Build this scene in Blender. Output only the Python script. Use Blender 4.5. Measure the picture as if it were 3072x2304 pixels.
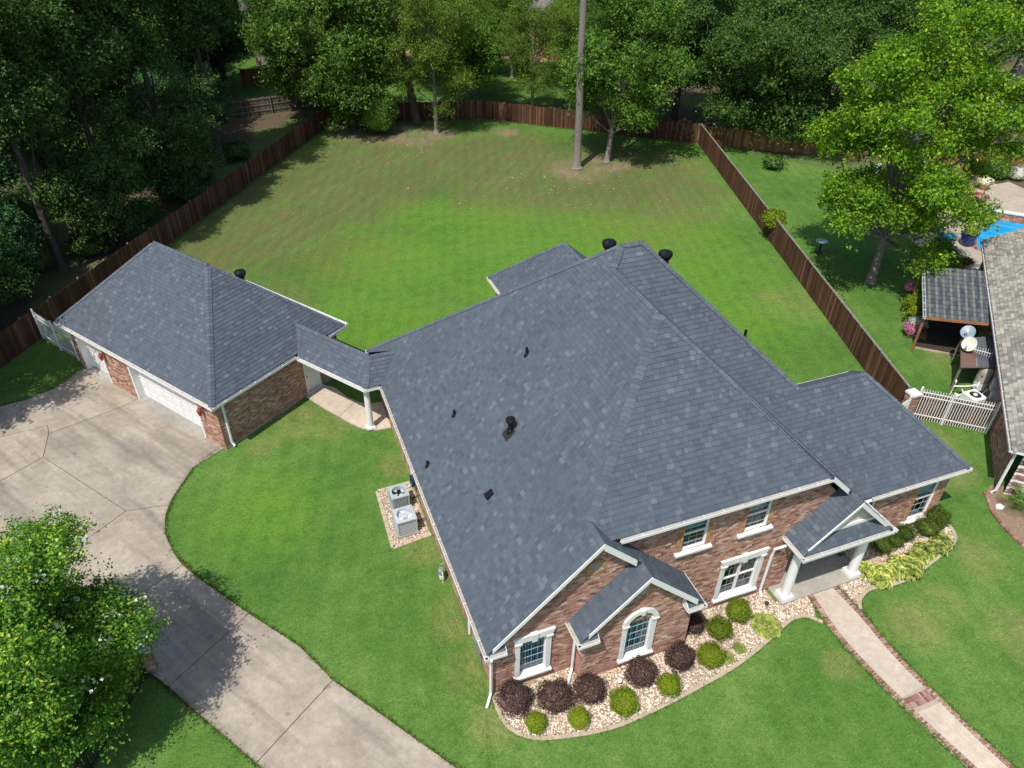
import bpy, bmesh, math, random
import numpy as np
from mathutils import Vector, Matrix
R = math.radians
scene = bpy.context.scene
for o in list(bpy.data.objects): bpy.data.objects.remove(o)

# ---------------------------------------------------------------- camera, sky, sun, exposure
CAM = Vector((-4.554, -13.991, 25.59)); YAW, PITCH, ROLL = R(21.036), R(-36.914), R(0.788)
def _cam():
    fw = Vector((math.sin(YAW)*math.cos(PITCH), math.cos(YAW)*math.cos(PITCH), math.sin(PITCH)))
    rt = Vector((math.cos(YAW), -math.sin(YAW), 0)); up = rt.cross(fw)
    rt, up = rt*math.cos(ROLL)+up*math.sin(ROLL), up*math.cos(ROLL)-rt*math.sin(ROLL)
    cd = bpy.data.cameras.new('camera'); cd.sensor_width = 36; cd.sensor_fit = 'HORIZONTAL'
    cd.lens = 2265.56/3072*36; cd.clip_start = .1; cd.clip_end = 2000
    co = bpy.data.objects.new('camera', cd); scene.collection.objects.link(co)
    m = Matrix((rt, up, -fw)).transposed().to_4x4(); m.translation = CAM
    co.matrix_world = m; scene.camera = co
_cam()
SUN_EL, LX, LY = R(61), .788, .616            # light travels towards +x +y
world = bpy.data.worlds.new('World'); scene.world = world; world.use_nodes = True
_n = world.node_tree.nodes; _sky = _n.new('ShaderNodeTexSky'); _sky.sky_type = 'NISHITA'; _sky.sun_disc = False
_sky.sun_elevation = SUN_EL; _sky.sun_rotation = math.atan2(-LX, -LY); _sky.air_density = 1.0; _sky.dust_density = 1.5
world.node_tree.links.new(_sky.outputs[0], _n['Background'].inputs[0]); _n['Background'].inputs[1].default_value = .13
_sd = bpy.data.lights.new('sun', 'SUN'); _sd.energy = 4.0; _sd.angle = R(.55); _sd.color = (1, .95, .87)
_so = bpy.data.objects.new('sun', _sd); scene.collection.objects.link(_so)
_so.rotation_euler = Vector((LX*math.cos(SUN_EL), LY*math.cos(SUN_EL), -math.sin(SUN_EL))).to_track_quat('-Z', 'Y').to_euler()
_so.location = (-20, -20, 60)
vs = scene.view_settings; vs.view_transform = 'Standard'; vs.look = 'None'; vs.exposure = 0.18; vs.gamma = 1.0; vs.use_curve_mapping = False
scene.cycles.max_bounces = 5; scene.cycles.diffuse_bounces = 3; scene.cycles.glossy_bounces = 2; scene.cycles.transparent_max_bounces = 8

# ---------------------------------------------------------------- object helpers
COL = scene.collection
WM = {}                                        # world matrix of every object we make
def tag(o, label=None, cat=None, group=None, kind=None):
    if label: o['label'] = label
    if cat: o['category'] = cat
    if group: o['group'] = group
    if kind: o['kind'] = kind
    return o
def link(o, parent=None, mw=None):
    COL.objects.link(o); mw = mw or Matrix.Identity(4)
    if parent is not None:
        o.parent = parent; o.matrix_parent_inverse = WM[parent].inverted(); o.matrix_basis = mw
    else:
        o.matrix_basis = mw
    WM[o] = mw.copy(); return o
def thing(name, label, cat, loc=(0, 0, 0), rz=0, group=None):
    o = bpy.data.objects.new(name, None); o.empty_display_size = .3
    return tag(link(o, None, Matrix.Translation(Vector(loc)) @ Matrix.Rotation(rz, 4, 'Z')), label, cat, group)
def copy_tree(o, mw, label=None, group=None, _p=None, _old=None):
    c = o.copy(); COL.objects.link(c)
    if _p is None:
        delta = mw @ WM[o].inverted(); c.matrix_basis = mw; WM[c] = mw.copy()
    else:
        delta = _old; c.parent = _p; WM[c] = delta @ WM[o]
    if label: c['label'] = label
    if group: c['group'] = group
    for ch in o.children: copy_tree(ch, None, None, None, c, delta)
    return c
class Fr:                                      # local frame: u along, d outwards, z up
    def __init__(s, O, U, N): s.O, s.U, s.N = Vector(O), Vector(U).normalized(), Vector(N).normalized()
    def p(s, u, d, z): return s.O + s.U*u + s.N*d + Vector((0, 0, z))
WORLD = Fr((0, 0, 0), (1, 0, 0), (0, 1, 0))
class MB:
    def __init__(s): s.v = []; s.f = []; s.m = []; s.mi = 0
    def add(s, vs, fs):
        b = len(s.v); s.v.extend([tuple(x) for x in vs]); s.f.extend([tuple(i+b for i in f) for f in fs]); s.m.extend([s.mi]*len(fs)); return s
    def hexa(s, p):                            # p: 4 bottom ccw + 4 top
        return s.add(p, [(3, 2, 1, 0), (4, 5, 6, 7), (0, 1, 5, 4), (1, 2, 6, 5), (2, 3, 7, 6), (3, 0, 4, 7)])
    def fbox(s, F, u0, u1, d0, d1, z0, z1):
        return s.hexa([F.p(u0, d0, z0), F.p(u1, d0, z0), F.p(u1, d1, z0), F.p(u0, d1, z0), F.p(u0, d0, z1), F.p(u1, d0, z1), F.p(u1, d1, z1), F.p(u0, d1, z1)])
    def box(s, x0, x1, y0, y1, z0, z1): return s.fbox(WORLD, x0, x1, y0, y1, z0, z1)
    def prism(s, pts, off):                    # polygon of 3d points extruded by vector
        n = len(pts); a = [Vector(q) for q in pts]; b = [q+Vector(off) for q in a]
        return s.add(a+b, [tuple(range(n))[::-1], tuple(range(n, 2*n))]+[(i, (i+1) % n, n+(i+1) % n, n+i) for i in range(n)])
    def tube(s, pts, rad, n=8, cap=True):
        pts = [Vector(q) for q in pts]; rs = rad if hasattr(rad, '__len__') else [rad]*len(pts); rings = []
        for i, q in enumerate(pts):
            t = (pts[min(i+1, len(pts)-1)]-pts[max(i-1, 0)]).normalized()
            a = t.cross(Vector((0, 0, 1)) if abs(t.z) < .9 else Vector((1, 0, 0))).normalized(); b = t.cross(a)
            rings.append([q+(a*math.cos(2*math.pi*k/n)+b*math.sin(2*math.pi*k/n))*rs[i] for k in range(n)])
        fs = []
        for i in range(len(pts)-1):
            for k in range(n): fs.append((i*n+k, i*n+(k+1) % n, (i+1)*n+(k+1) % n, (i+1)*n+k))
        if cap: fs += [tuple(range(n)), tuple(range((len(pts)-1)*n, len(pts)*n))[::-1]]
        return s.add([v for r in rings for v in r], fs)
    def lathe(s, c, prof, n=16):               # prof: (radius, z)
        c = Vector(c); vs = [c+Vector((r*math.cos(2*math.pi*k/n), r*math.sin(2*math.pi*k/n), z)) for r, z in prof for k in range(n)]
        fs = [(i*n+k, i*n+(k+1) % n, (i+1)*n+(k+1) % n, (i+1)*n+k) for i in range(len(prof)-1) for k in range(n)]
        fs += [tuple(range(n))[::-1], tuple(range((len(prof)-1)*n, len(prof)*n))]
        return s.add(vs, fs)
    def mesh(s, name, mats, smooth=False):
        me = bpy.data.meshes.new(name); me.from_pydata(s.v, [], s.f)
        for m in (mats if isinstance(mats, (list, tuple)) else [mats]): me.materials.append(m)
        if any(s.m): me.polygons.foreach_set('material_index', s.m)
        if smooth: me.polygons.foreach_set('use_smooth', [True]*len(me.polygons))
        me.update(); return me
    def build(s, name, mats, parent=None, smooth=False, mw=None):
        return link(bpy.data.objects.new(name, s.mesh(name, mats, smooth)), parent, mw)
def fix_normals(me):
    b = bmesh.new(); b.from_mesh(me); bmesh.ops.recalc_face_normals(b, faces=b.faces); b.to_mesh(me); b.free()
def np_mesh(name, V, F, mats, mi=None, smooth=False):
    me = bpy.data.meshes.new(name); V = np.asarray(V, np.float32); F = np.asarray(F, np.int32); k = F.shape[1]
    me.vertices.add(len(V)); me.vertices.foreach_set('co', V.ravel())
    me.loops.add(F.size); me.loops.foreach_set('vertex_index', F.ravel())
    me.polygons.add(len(F)); me.polygons.foreach_set('loop_start', np.arange(0, F.size, k, dtype=np.int32))
    try: me.polygons.foreach_set('loop_total', np.full(len(F), k, np.int32))
    except Exception: pass
    for m in (mats if isinstance(mats, (list, tuple)) else [mats]): me.materials.append(m)
    if mi is not None: me.polygons.foreach_set('material_index', np.asarray(mi, np.int32))
    if smooth: me.polygons.foreach_set('use_smooth', [True]*len(F))
    me.update(calc_edges=True); return me
def pieces_out(pieces, name, mat, parent, n_obj=0, rest_name=None):
    """pieces: list of (verts, faces). The n_obj nearest the camera become objects, the rest one 'stuff' part."""
    if n_obj:
        pieces = sorted(pieces, key=lambda q: (sum((Vector(v) for v in q[0]), Vector())/len(q[0])-CAM).length)
        for vs, fs in pieces[:n_obj]:
            c = sum((Vector(v) for v in vs), Vector())/len(vs)
            mb = MB().add([Vector(v)-c for v in vs], fs); mb.build(name, mat, parent, mw=Matrix.Translation(c))
    mb = MB()
    for vs, fs in pieces[n_obj:]: mb.add(vs, fs)
    if mb.v: tag(mb.build(rest_name or name, mat, parent), kind='stuff')

# ---------------------------------------------------------------- materials
def nmat(name):
    m = bpy.data.materials.new(name); m.use_nodes = True; nt = m.node_tree; return m, nt, nt.nodes['Principled BSDF']
def nd(nt, t, **kw):
    n = nt.nodes.new('ShaderNode'+t)
    for k, v in kw.items(): setattr(n, k, v)
    return n
def L(nt, a, b): nt.links.new(a, b)
def ramp(nt, fac, stops, interp='LINEAR'):
    r = nd(nt, 'ValToRGB'); r.color_ramp.interpolation = interp; e = r.color_ramp.elements
    while len(e) < len(stops): e.new(.5)
    for el, (p, c) in zip(e, stops): el.position = p; el.color = (*c, 1) if len(c) == 3 else c
    L(nt, fac, r.inputs[0]); return r.outputs[0]
def pos(nt): return nd(nt, 'NewGeometry').outputs['Position']
def objc(nt): return nd(nt, 'TexCoord').outputs['Object']
def noise(nt, vec, scale, detail=3, rough=.55, stretch=None):
    if stretch:
        mp = nd(nt, 'Mapping'); mp.inputs['Scale'].default_value = stretch; L(nt, vec, mp.inputs[0]); vec = mp.outputs[0]
    n = nd(nt, 'TexNoise'); n.inputs['Scale'].default_value = scale; n.inputs['Detail'].default_value = detail; n.inputs['Roughness'].default_value = rough
    L(nt, vec, n.inputs['Vector']); return n.outputs['Fac']
def math_(nt, op, a, b=None, clamp=False):
    n = nd(nt, 'Math', operation=op, use_clamp=clamp)
    for i, x in enumerate((a, b)):
        if x is None: continue
        if isinstance(x, (int, float)): n.inputs[i].default_value = x
        else: L(nt, x, n.inputs[i])
    return n.outputs[0]
def mix(nt, fac, a, b, mode='MIX'):
    n = nd(nt, 'Mix', data_type='RGBA', blend_type=mode)
    for i, x in ((0, fac), (6, a), (7, b)):
        if isinstance(x, (int, float)): n.inputs[i].default_value = x
        elif isinstance(x, tuple): n.inputs[i].default_value = (*x, 1)
        else: L(nt, x, n.inputs[i])
    return n.outputs[2]
def bump(nt, h, b, strength=.3, dist=.02):
    n = nd(nt, 'Bump'); n.inputs['Strength'].default_value = strength; n.inputs['Distance'].default_value = dist
    L(nt, h, n.inputs['Height']); L(nt, n.outputs[0], b.inputs['Normal'])
def rnd(nt):                                   # one random number per loose piece, whatever object it is in
    a = nd(nt, 'NewGeometry').outputs['Random Per Island']; o = nd(nt, 'ObjectInfo').outputs['Random']
    return math_(nt, 'FRACT', math_(nt, 'ADD', math_(nt, 'MULTIPLY', a, 7.31), math_(nt, 'MULTIPLY', o, 3.17)))
def plain(name, c, rough=.6, var=.12, scale=6, metal=0, spec=.5, bmp=0, coat=0):
    m, nt, b = nmat(name); n = noise(nt, pos(nt), scale, 4)
    d = tuple(x*(1-var) for x in c); l = tuple(min(1, x*(1+var)) for x in c)
    L(nt, ramp(nt, n, [(.3, d), (.7, l)]), b.inputs['Base Color']); b.inputs['Roughness'].default_value = rough
    b.inputs['Metallic'].default_value = metal; b.inputs['Specular IOR Level'].default_value = spec
    if coat: b.inputs['Coat Weight'].default_value = coat
    if bmp: bump(nt, noise(nt, pos(nt), scale*6, 3), b, bmp, .01)
    return m
def pieces_mat(name, stops, rough=.85, grain=40, gv=.18, large=.25, lv=.15, bmp=.25, stretch=None, tint=None):
    m, nt, b = nmat(name); c = ramp(nt, rnd(nt), stops)
    g = noise(nt, pos(nt), grain, 3, stretch=stretch); c = mix(nt, 1., c, ramp(nt, g, [(.25, (1-gv,)*3), (.75, (1+gv,)*3)]), 'MULTIPLY')
    g2 = noise(nt, pos(nt), large, 4); c = mix(nt, 1., c, ramp(nt, g2, [(.3, tint[0] if tint else (1-lv,)*3), (.7, tint[1] if tint else (1+lv,)*3)]), 'MULTIPLY')
    L(nt, c, b.inputs['Base Color']); b.inputs['Roughness'].default_value = rough; b.inputs['Specular IOR Level'].default_value = .3
    if bmp: bump(nt, g, b, bmp, .01)
    return m
def leafmat(name, stops, trans=.3, gloss=.05, rough=.5):
    gloss = gloss*.45
    m = bpy.data.materials.new(name); m.use_nodes = True; nt = m.node_tree; nt.nodes.clear()
    c = ramp(nt, rnd(nt), stops); c = mix(nt, 1., c, ramp(nt, noise(nt, pos(nt), .5, 3), [(.35, (.72, .75, .76)), (.65, (1.28, 1.24, 1.1))]), 'MULTIPLY')
    d = nd(nt, 'BsdfDiffuse'); t = nd(nt, 'BsdfTranslucent'); g = nd(nt, 'BsdfGlossy'); g.inputs['Roughness'].default_value = rough; g.inputs[0].default_value = (.55, .6, .5, 1)
    L(nt, c, d.inputs[0]); L(nt, mix(nt, 1., c, (1.15, 1.25, .6), 'MULTIPLY'), t.inputs[0])
    a = nd(nt, 'MixShader'); a.inputs[0].default_value = trans; L(nt, d.outputs[0], a.inputs[1]); L(nt, t.outputs[0], a.inputs[2])
    e = nd(nt, 'MixShader'); e.inputs[0].default_value = gloss; L(nt, a.outputs[0], e.inputs[1]); L(nt, g.outputs[0], e.inputs[2])
    o = nd(nt, 'OutputMaterial'); L(nt, e.outputs[0], o.inputs[0]); return m
MT = {}
MT['shingle'] = pieces_mat('shingle', [(0, (0.067, 0.084, 0.106)), (.15, (0.076, 0.094, 0.119)), (.5, (0.083, 0.103, 0.128)), (.86, (0.090, 0.111, 0.138)), (.95, (0.104, 0.126, 0.154)), (1, (0.125, 0.151, 0.179))], .9, 30, .12, .35, .07)
MT['cap'] = pieces_mat('ridge_cap_shingle', [(0, (0.079, 0.098, 0.122)), (.5, (0.092, 0.112, 0.137)), (1, (0.113, 0.135, 0.164))], .9, 30, .12, .35, .07)
MT['deck'] = plain('roof_underlay', (.032, .036, .045), .95)
MT['tan_shingle'] = pieces_mat('tan_shingle', [(0, (.19, .18, .15)), (.5, (.29, .275, .235)), (1, (.42, .40, .345))], .9, 55, .12, .4, .08)
MT['brick'] = pieces_mat('brick', [(0, (0.168, 0.084, 0.062)), (.12, (0.280, 0.140, 0.103)), (.45, (0.381, 0.207, 0.151)), (.75, (0.448, 0.263, 0.196)), (.92, (0.504, 0.342, 0.269)), (1, (0.605, 0.482, 0.392))], .9, 30, .12, .5, .1)
MT['tanbrick'] = pieces_mat('tan_trim_brick', [(0, (.34, .17, .08)), (.5, (.45, .25, .13)), (1, (.55, .36, .22))], .9, 30, .15)
MT['mortar'] = plain('mortar', (.58, .48, .41), .95, .12, 3)
MT['white'] = plain('white_paint', (.80, .80, .79), .45, .04, 2)
MT['whitemetal'] = plain('white_gutter_metal', (.78, .79, .80), .35, .05, 3)
MT['guttertan'] = plain('gutter_inside_dust', (.40, .35, .29), .9, .2, 8)
MT['limestone'] = plain('cast_stone_white', (.74, .73, .71), .6, .06, 4, bmp=.1)
MT['stucco'] = plain('gable_stucco', (.62, .56, .48), .85, .12, 2, bmp=.2)
MT['muntin'] = plain('muntin_white', (.34, .47, .54), .4, .03)
MT['curtain'] = plain('curtain_sky_tint', (.38, .58, .68), .8, .1, 5)  # blue in the slats stands in for sky reflected by the panes
MT['dark'] = plain('dark_interior', (.02, .022, .026), .8)
MT['black'] = plain('black_metal', (.012, .013, .016), .32, .15, 8, .3)
MT['blackmatte'] = plain('black_plastic', (.02, .021, .024), .6)
MT['iron'] = plain('black_iron', (.02, .018, .018), .6)
MT['soil'] = plain('soil', (.13, .095, .06), .95, .35, 4, bmp=.4)
MT['steel'] = plain('galvanised_steel', (.45, .47, .49), .4, .1, 4, .6)
MT['acgreen'] = plain('condenser_grey_green', (.36, .44, .45), .45, .06, 3)
MT['acgrey'] = plain('condenser_grey', (.45, .48, .52), .45, .06, 3)
MT['acdark'] = plain('condenser_core', (.035, .037, .04), .7)
MT['bark'] = plain('bark_grey', (.20, .175, .15), .95, .35, 9, bmp=.6)
MT['barkdark'] = plain('bark_dark', (.07, .058, .048), .95, .35, 9, bmp=.6)
MT['red'] = plain('lantern_red', (.33, .07, .05), .45)
MT['bluepot'] = plain('cobalt_glaze', (.012, .025, .17), .15, .2, 3, coat=.5)
MT['teal'] = plain('teal_fabric', (.02, .26, .33), .7)
MT['skyblue'] = plain('blue_canvas', (.08, .36, .62), .7)
MT['tank'] = plain('tan_tank', (.40, .375, .32), .45)
MT['pvc'] = plain('pvc_white', (.78, .77, .74), .4)
MT['cream'] = plain('cream_dish', (.66, .63, .52), .4)
MT['greydish'] = plain('grey_dish', (.20, .27, .33), .45)
MT['orangewood'] = plain('cedar_orange', (.36, .15, .06), .8, .2, 3)
MT['greywood'] = plain('weathered_wood', (.20, .18, .15), .9, .25, 4)
MT['terracotta'] = plain('terracotta', (.45, .2, .11), .8)
def _concrete(name, c, stain, sc=.5, drive=False):
    m, nt, b = nmat(name); P = pos(nt)
    n1 = noise(nt, P, sc, 5, .6); n2 = noise(nt, P, 3.5, 5, .65); n3 = noise(nt, P, 22, 4, .7)
    col = mix(nt, ramp(nt, n1, [(.38, (0, 0, 0)), (.66, (1, 1, 1))]), c, stain)
    if drive:
        mp = nd(nt, 'Mapping'); mp.inputs['Rotation'].default_value = (0, 0, R(-124)); L(nt, P, mp.inputs[0])
        st = noise(nt, mp.outputs[0], 1.0, 4, .6, (.13, .9, 1)); col = mix(nt, ramp(nt, st, [(.48, (0, 0, 0)), (.64, (.8, .8, .8))]), col, (.235, .205, .175))
        st2 = noise(nt, mp.outputs[0], 1.0, 3, .5, (.10, 1.7, 1)); col = mix(nt, ramp(nt, st2, [(.60, (0, 0, 0)), (.70, (.55, .55, .55))]), col, (.48, .42, .34))
        sp = noise(nt, P, 1.6, 2, .4); col = mix(nt, ramp(nt, sp, [(.70, (0, 0, 0)), (.76, (.5, .5, .5))]), col, (.13, .115, .10))
    col = mix(nt, 1., col, ramp(nt, n2, [(.3, (.84, .83, .82)), (.68, (1.09, 1.09, 1.09))]), 'MULTIPLY')
    col = mix(nt, 1., col, ramp(nt, n3, [(.3, (.84,)*3), (.7, (1.14,)*3)]), 'MULTIPLY')
    col = mix(nt, 1., col, ramp(nt, rnd(nt), [(0, (.87, .88, .89)), (1, (1.08, 1.06, 1.04))]), 'MULTIPLY')
    L(nt, col, b.inputs['Base Color']); b.inputs['Roughness'].default_value = .9; b.inputs['Specular IOR Level'].default_value = .25
    bump(nt, n3, b, .15, .005); return m
MT['concrete'] = _concrete('driveway_concrete', (.44, .385, .31), (.335, .29, .235), .5, True)
MT['walkconc'] = _concrete('walk_concrete', (.56, .48, .39), (.48, .41, .33))
MT['slabconc'] = _concrete('porch_concrete', (.38, .36, .32), (.31, .29, .26))
MT['pebble'] = pieces_mat('river_pebble', [(0, (.26, .18, .13)), (.2, (.48, .36, .26)), (.5, (.64, .52, .40)), (.75, (.74, .64, .53)), (1, (.85, .8, .72))], .7, 25, .12)
MT['edging'] = plain('tan_edging', (.45, .37, .27), .9, .15, 2, bmp=.2)
MT['fencewood'] = pieces_mat('stained_fence_wood', [(0, (0.053, 0.022, 0.013)), (.4, (0.083, 0.035, 0.020)), (.8, (0.115, 0.052, 0.029)), (1, (0.188, 0.094, 0.055))], .85, 9, .3, .5, .2, .3, (1, 1, .12))
MT['greyfence'] = pieces_mat('old_grey_fence', [(0, (.08, .07, .05)), (.6, (.14, .125, .095)), (1, (.20, .18, .14))], .9, 9, .3, .5, .2, .3, (1, 1, .12))
MT['cedarfence'] = pieces_mat('cedar_fence', [(0, (.17, .075, .035)), (.6, (.26, .12, .06)), (1, (.34, .17, .09))], .9, 9, .3, .5, .2, .3, (1, 1, .12))
MT['walkbrick'] = pieces_mat('walk_brick', [(0, (.17, .085, .07)), (.35, (.27, .13, .10)), (.7, (.34, .19, .15)), (1, (.42, .30, .25))], .9, 30, .2)
MT['walkmortar'] = plain('walk_mortar', (.40, .33, .27), .95)
MT['leaf_oak'] = leafmat('leaf_dark_evergreen', [(0, (0.033, 0.081, 0.021)), (.5, (0.063, 0.138, 0.031)), (.85, (0.100, 0.197, 0.040)), (1, (0.184, 0.250, 0.059))], .25, .04)
MT['leaf_mag'] = leafmat('leaf_glossy_green', [(0, (0.038, 0.092, 0.018)), (.5, (0.080, 0.175, 0.029)), (.85, (0.131, 0.245, 0.036)), (1, (0.232, 0.322, 0.058))], .28, .05)
MT['leaf_gum'] = leafmat('leaf_sweetgum', [(0, (0.054, 0.128, 0.021)), (.5, (0.101, 0.217, 0.031)), (.9, (0.171, 0.300, 0.044)), (1, (0.279, 0.360, 0.065))], .35)
MT['leaf_elm'] = leafmat('leaf_elm', [(0, (0.065, 0.128, 0.021)), (.5, (0.116, 0.203, 0.029)), (.9, (0.189, 0.285, 0.039)), (1, (0.275, 0.345, 0.065))], .35)
MT['leaf_maple'] = leafmat('leaf_maple', [(0, (0.062, 0.157, 0.014)), (.45, (0.138, 0.291, 0.020)), (.85, (0.250, 0.426, 0.028)), (.98, (0.413, 0.538, 0.040)), (1, (0.600, 0.403, 0.060))], .4)
MT['leaf_myrtle'] = leafmat('leaf_crape_myrtle', [(0, (0.057, 0.164, 0.024)), (.5, (0.121, 0.285, 0.032)), (.85, (0.242, 0.428, 0.040)), (1, (0.485, 0.542, 0.073))], .3, .08)
MT['leaf_shade'] = leafmat('leaf_shade_green', [(0, (0.032, 0.078, 0.025)), (.5, (0.061, 0.135, 0.037)), (.85, (0.101, 0.196, 0.050)), (1, (0.189, 0.257, 0.062))], .28, .03)  # dark bluish leaf colour stands in for shade over the left woods
MT['leaf_cedar'] = leafmat('leaf_bluegreen', [(0, (0.030, 0.084, 0.034)), (.6, (0.059, 0.151, 0.058)), (1, (0.118, 0.235, 0.085))], .2, .04)
MT['leaf_purple'] = leafmat('leaf_burgundy', [(0, (.028, .016, .016)), (.5, (.068, .04, .037)), (.85, (.12, .075, .068)), (1, (.26, .17, .16))], .15, .06)
MT['leaf_lime'] = leafmat('leaf_lime', [(0, (0.090, 0.145, 0.009)), (.5, (0.180, 0.255, 0.015)), (.9, (0.264, 0.340, 0.027)), (1, (0.348, 0.400, 0.053))], .3, .04)
MT['leaf_holly'] = leafmat('leaf_dark_holly', [(0, (0.033, 0.065, 0.010)), (.6, (0.078, 0.130, 0.017)), (1, (0.156, 0.208, 0.036))], .2, .06)
MT['leaf_yellow'] = leafmat('leaf_yellow_green', [(0, (.2, .27, .05)), (.5, (.32, .38, .09)), (1, (.48, .5, .18))], .3, .04)
MT['hosta_mid'] = leafmat('hosta_green', [(0, (.10, .19, .03)), (.6, (.18, .27, .045)), (1, (.26, .34, .07))], .25, .05)
MT['hosta_rim'] = leafmat('hosta_cream_rim', [(0, (.42, .43, .10)), (.6, (.55, .55, .16)), (1, (.66, .64, .26))], .25, .05)
MT['fl_white'] = leafmat('white_petals', [(0, (.55, .55, .5)), (1, (.85, .85, .82))], .3, .02)
MT['fl_pink'] = leafmat('pink_petals', [(0, (.45, .12, .25)), (.6, (.65, .25, .4)), (1, (.8, .5, .6))], .3, .02)
MT['fl_red'] = leafmat('red_petals', [(0, (.5, .02, .06)), (1, (.75, .08, .15))], .3, .02)
def _glass(name, tintc=(.86, .93, .95)):
    m = bpy.data.materials.new(name); m.use_nodes = True; nt = m.node_tree; nt.nodes.clear()
    t = nd(nt, 'BsdfTransparent'); t.inputs[0].default_value = (*tintc, 1); g = nd(nt, 'BsdfGlossy'); g.inputs['Roughness'].default_value = .02
    f = nd(nt, 'Fresnel'); f.inputs['IOR'].default_value = 1.6; a = nd(nt, 'MixShader')
    L(nt, math_(nt, 'MULTIPLY', f.outputs[0], 1.3, True), a.inputs[0]); L(nt, t.outputs[0], a.inputs[1]); L(nt, g.outputs[0], a.inputs[2])
    o = nd(nt, 'OutputMaterial'); L(nt, a.outputs[0], o.inputs[0]); return m
MT['glass'] = _glass('window_glass')
def _water():
    m, nt, b = nmat('pool_water'); P = pos(nt)
    L(nt, ramp(nt, noise(nt, P, 1.2, 3), [(.3, (.004, .27, .58)), (.7, (.02, .38, .68))]), b.inputs['Base Color'])
    b.inputs['Roughness'].default_value = .06; bump(nt, noise(nt, P, 3, 2), b, .12, .05); return m
MT['water'] = _water()
def _lawn():
    m, nt, b = nmat('lawn_grass'); P = pos(nt)
    big = noise(nt, P, .16, 3); mid = noise(nt, P, 1.1, 4, .6); fine = noise(nt, P, 7, 5, .75); hair = noise(nt, P, 15, 3, .75)
    s = math_(nt, 'ADD', math_(nt, 'MULTIPLY', big, .42), math_(nt, 'ADD', math_(nt, 'MULTIPLY', mid, .3), math_(nt, 'MULTIPLY', fine, .28)))
    c = ramp(nt, s, [(.36, (.050, .125, .024)), (.46, (.076, .165, .030)), (.55, (.104, .200, .040)), (.66, (.155, .24, .060))])
    def blob(x, y, r, soft=.6):
        d = nd(nt, 'VectorMath', operation='DISTANCE'); L(nt, P, d.inputs[0]); d.inputs[1].default_value = (x, y, 0)
        n = nd(nt, 'MapRange', interpolation_type='SMOOTHSTEP'); L(nt, d.outputs['Value'], n.inputs[0])
        n.inputs[1].default_value = r; n.inputs[2].default_value = r*(1-soft); n.inputs[3].default_value = 0; n.inputs[4].default_value = 1
        return n.outputs[0]
    def union(bs):
        o = None
        for x in bs: o = blob(*x) if o is None else math_(nt, 'MAXIMUM', o, blob(*x))
        return o
    dn = ramp(nt, math_(nt, 'ADD', math_(nt, 'MULTIPLY', noise(nt, P, .5, 5, .65), .6), math_(nt, 'MULTIPLY', noise(nt, P, 4, 4, .7), .4)), [(.40, (.12,)*3), (.60, (1, 1, 1))])
    dry = union([(-3, 43, 9, .8), (-2, 51, 8), (5, 47, 8), (14, 52, 9), (20, 47, 9), (27, 44, 9), (24, 38, 9), (31, 39, 6), (8, 57, 8), (16, 42, 6), (2, 36, 5), (-12, 36, 5), (-4, 31, 4), (25, 32, 6), (0, 57, 6), (10, 50, 6), (28, 36, 6), (33, 44, 5), (20, 53, 7), (-8, 40, 6)])
    dryc = mix(nt, fine, (.100, .098, .036), (.200, .172, .076))
    c = mix(nt, math_(nt, 'MULTIPLY', math_(nt, 'MULTIPLY', dry, dn), .95), c, dryc)
    dry2 = union([(0, 4, 1.6), (0, 1.5, 1.5), (0, 8, 1.5), (0, 13.5, 1.2), (-4, 18.6, 2.0), (-2.4, 17.6, 1.6), (-6, 17.2, 1.2), (22.5, -1, 1.6), (24.6, -4, 2.2), (21, -4.5, 2), (25.4, 4.5, 2.5), (26.8, 6.5, 1.8), (17.2, -2.6, 1.6), (19, -2, 1.4), (13.2, -3, 1), (0, -.6, 1.3), (27.6, 20, 3), (30.5, 20, 2.5), (33, 11, 2)])
    c = mix(nt, math_(nt, 'MULTIPLY', math_(nt, 'MULTIPLY', dry2, dn), .5), c, (.27, .235, .10))
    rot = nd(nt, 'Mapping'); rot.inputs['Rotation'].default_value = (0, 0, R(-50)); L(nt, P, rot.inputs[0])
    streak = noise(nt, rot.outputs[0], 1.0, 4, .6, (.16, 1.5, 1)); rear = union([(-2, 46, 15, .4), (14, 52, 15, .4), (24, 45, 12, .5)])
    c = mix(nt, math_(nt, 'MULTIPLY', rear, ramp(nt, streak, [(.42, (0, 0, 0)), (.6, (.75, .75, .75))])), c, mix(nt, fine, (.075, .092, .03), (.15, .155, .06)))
    soil = union([(24.9, 46.1, 3.6), (28, 46.8, 3), (15.3, 59.8, 3), (11, 61.5, 5), (8, 63, 4), (13, 58, 2.4), (22, 58, 2)])
    c = mix(nt, math_(nt, 'MULTIPLY', math_(nt, 'MULTIPLY', soil, dn), .9), c, mix(nt, fine, (.17, .105, .065), (.36, .27, .2)))
    lush = math_(nt, 'MULTIPLY', union([(5, 34, 9, .8), (13, 37, 8, .8), (-6.5, 12.5, 4.5, .9), (2, 27, 7, .8), (23, 20, 8, .8), (9, 41, 5, .8), (12, 29, 7, .8), (24, 26, 9, .7), (20, 33, 8, .7), (27, 30, 6, .7)]), ramp(nt, mid, [(.3, (.35,)*3), (.55, (1, 1, 1))]))
    c = mix(nt, math_(nt, 'MULTIPLY', lush, .68), c, mix(nt, fine, (.075, .185, .014), (.15, .285, .026)))
    wv = nd(nt, 'TexWave'); wv.inputs['Scale'].default_value = .33; wv.inputs['Distortion'].default_value = .7; wv.inputs['Detail'].default_value = 2
    mp = nd(nt, 'Mapping'); mp.inputs['Rotation'].default_value = (0, 0, R(17)); L(nt, P, mp.inputs[0]); L(nt, mp.outputs[0], wv.inputs['Vector'])
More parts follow.
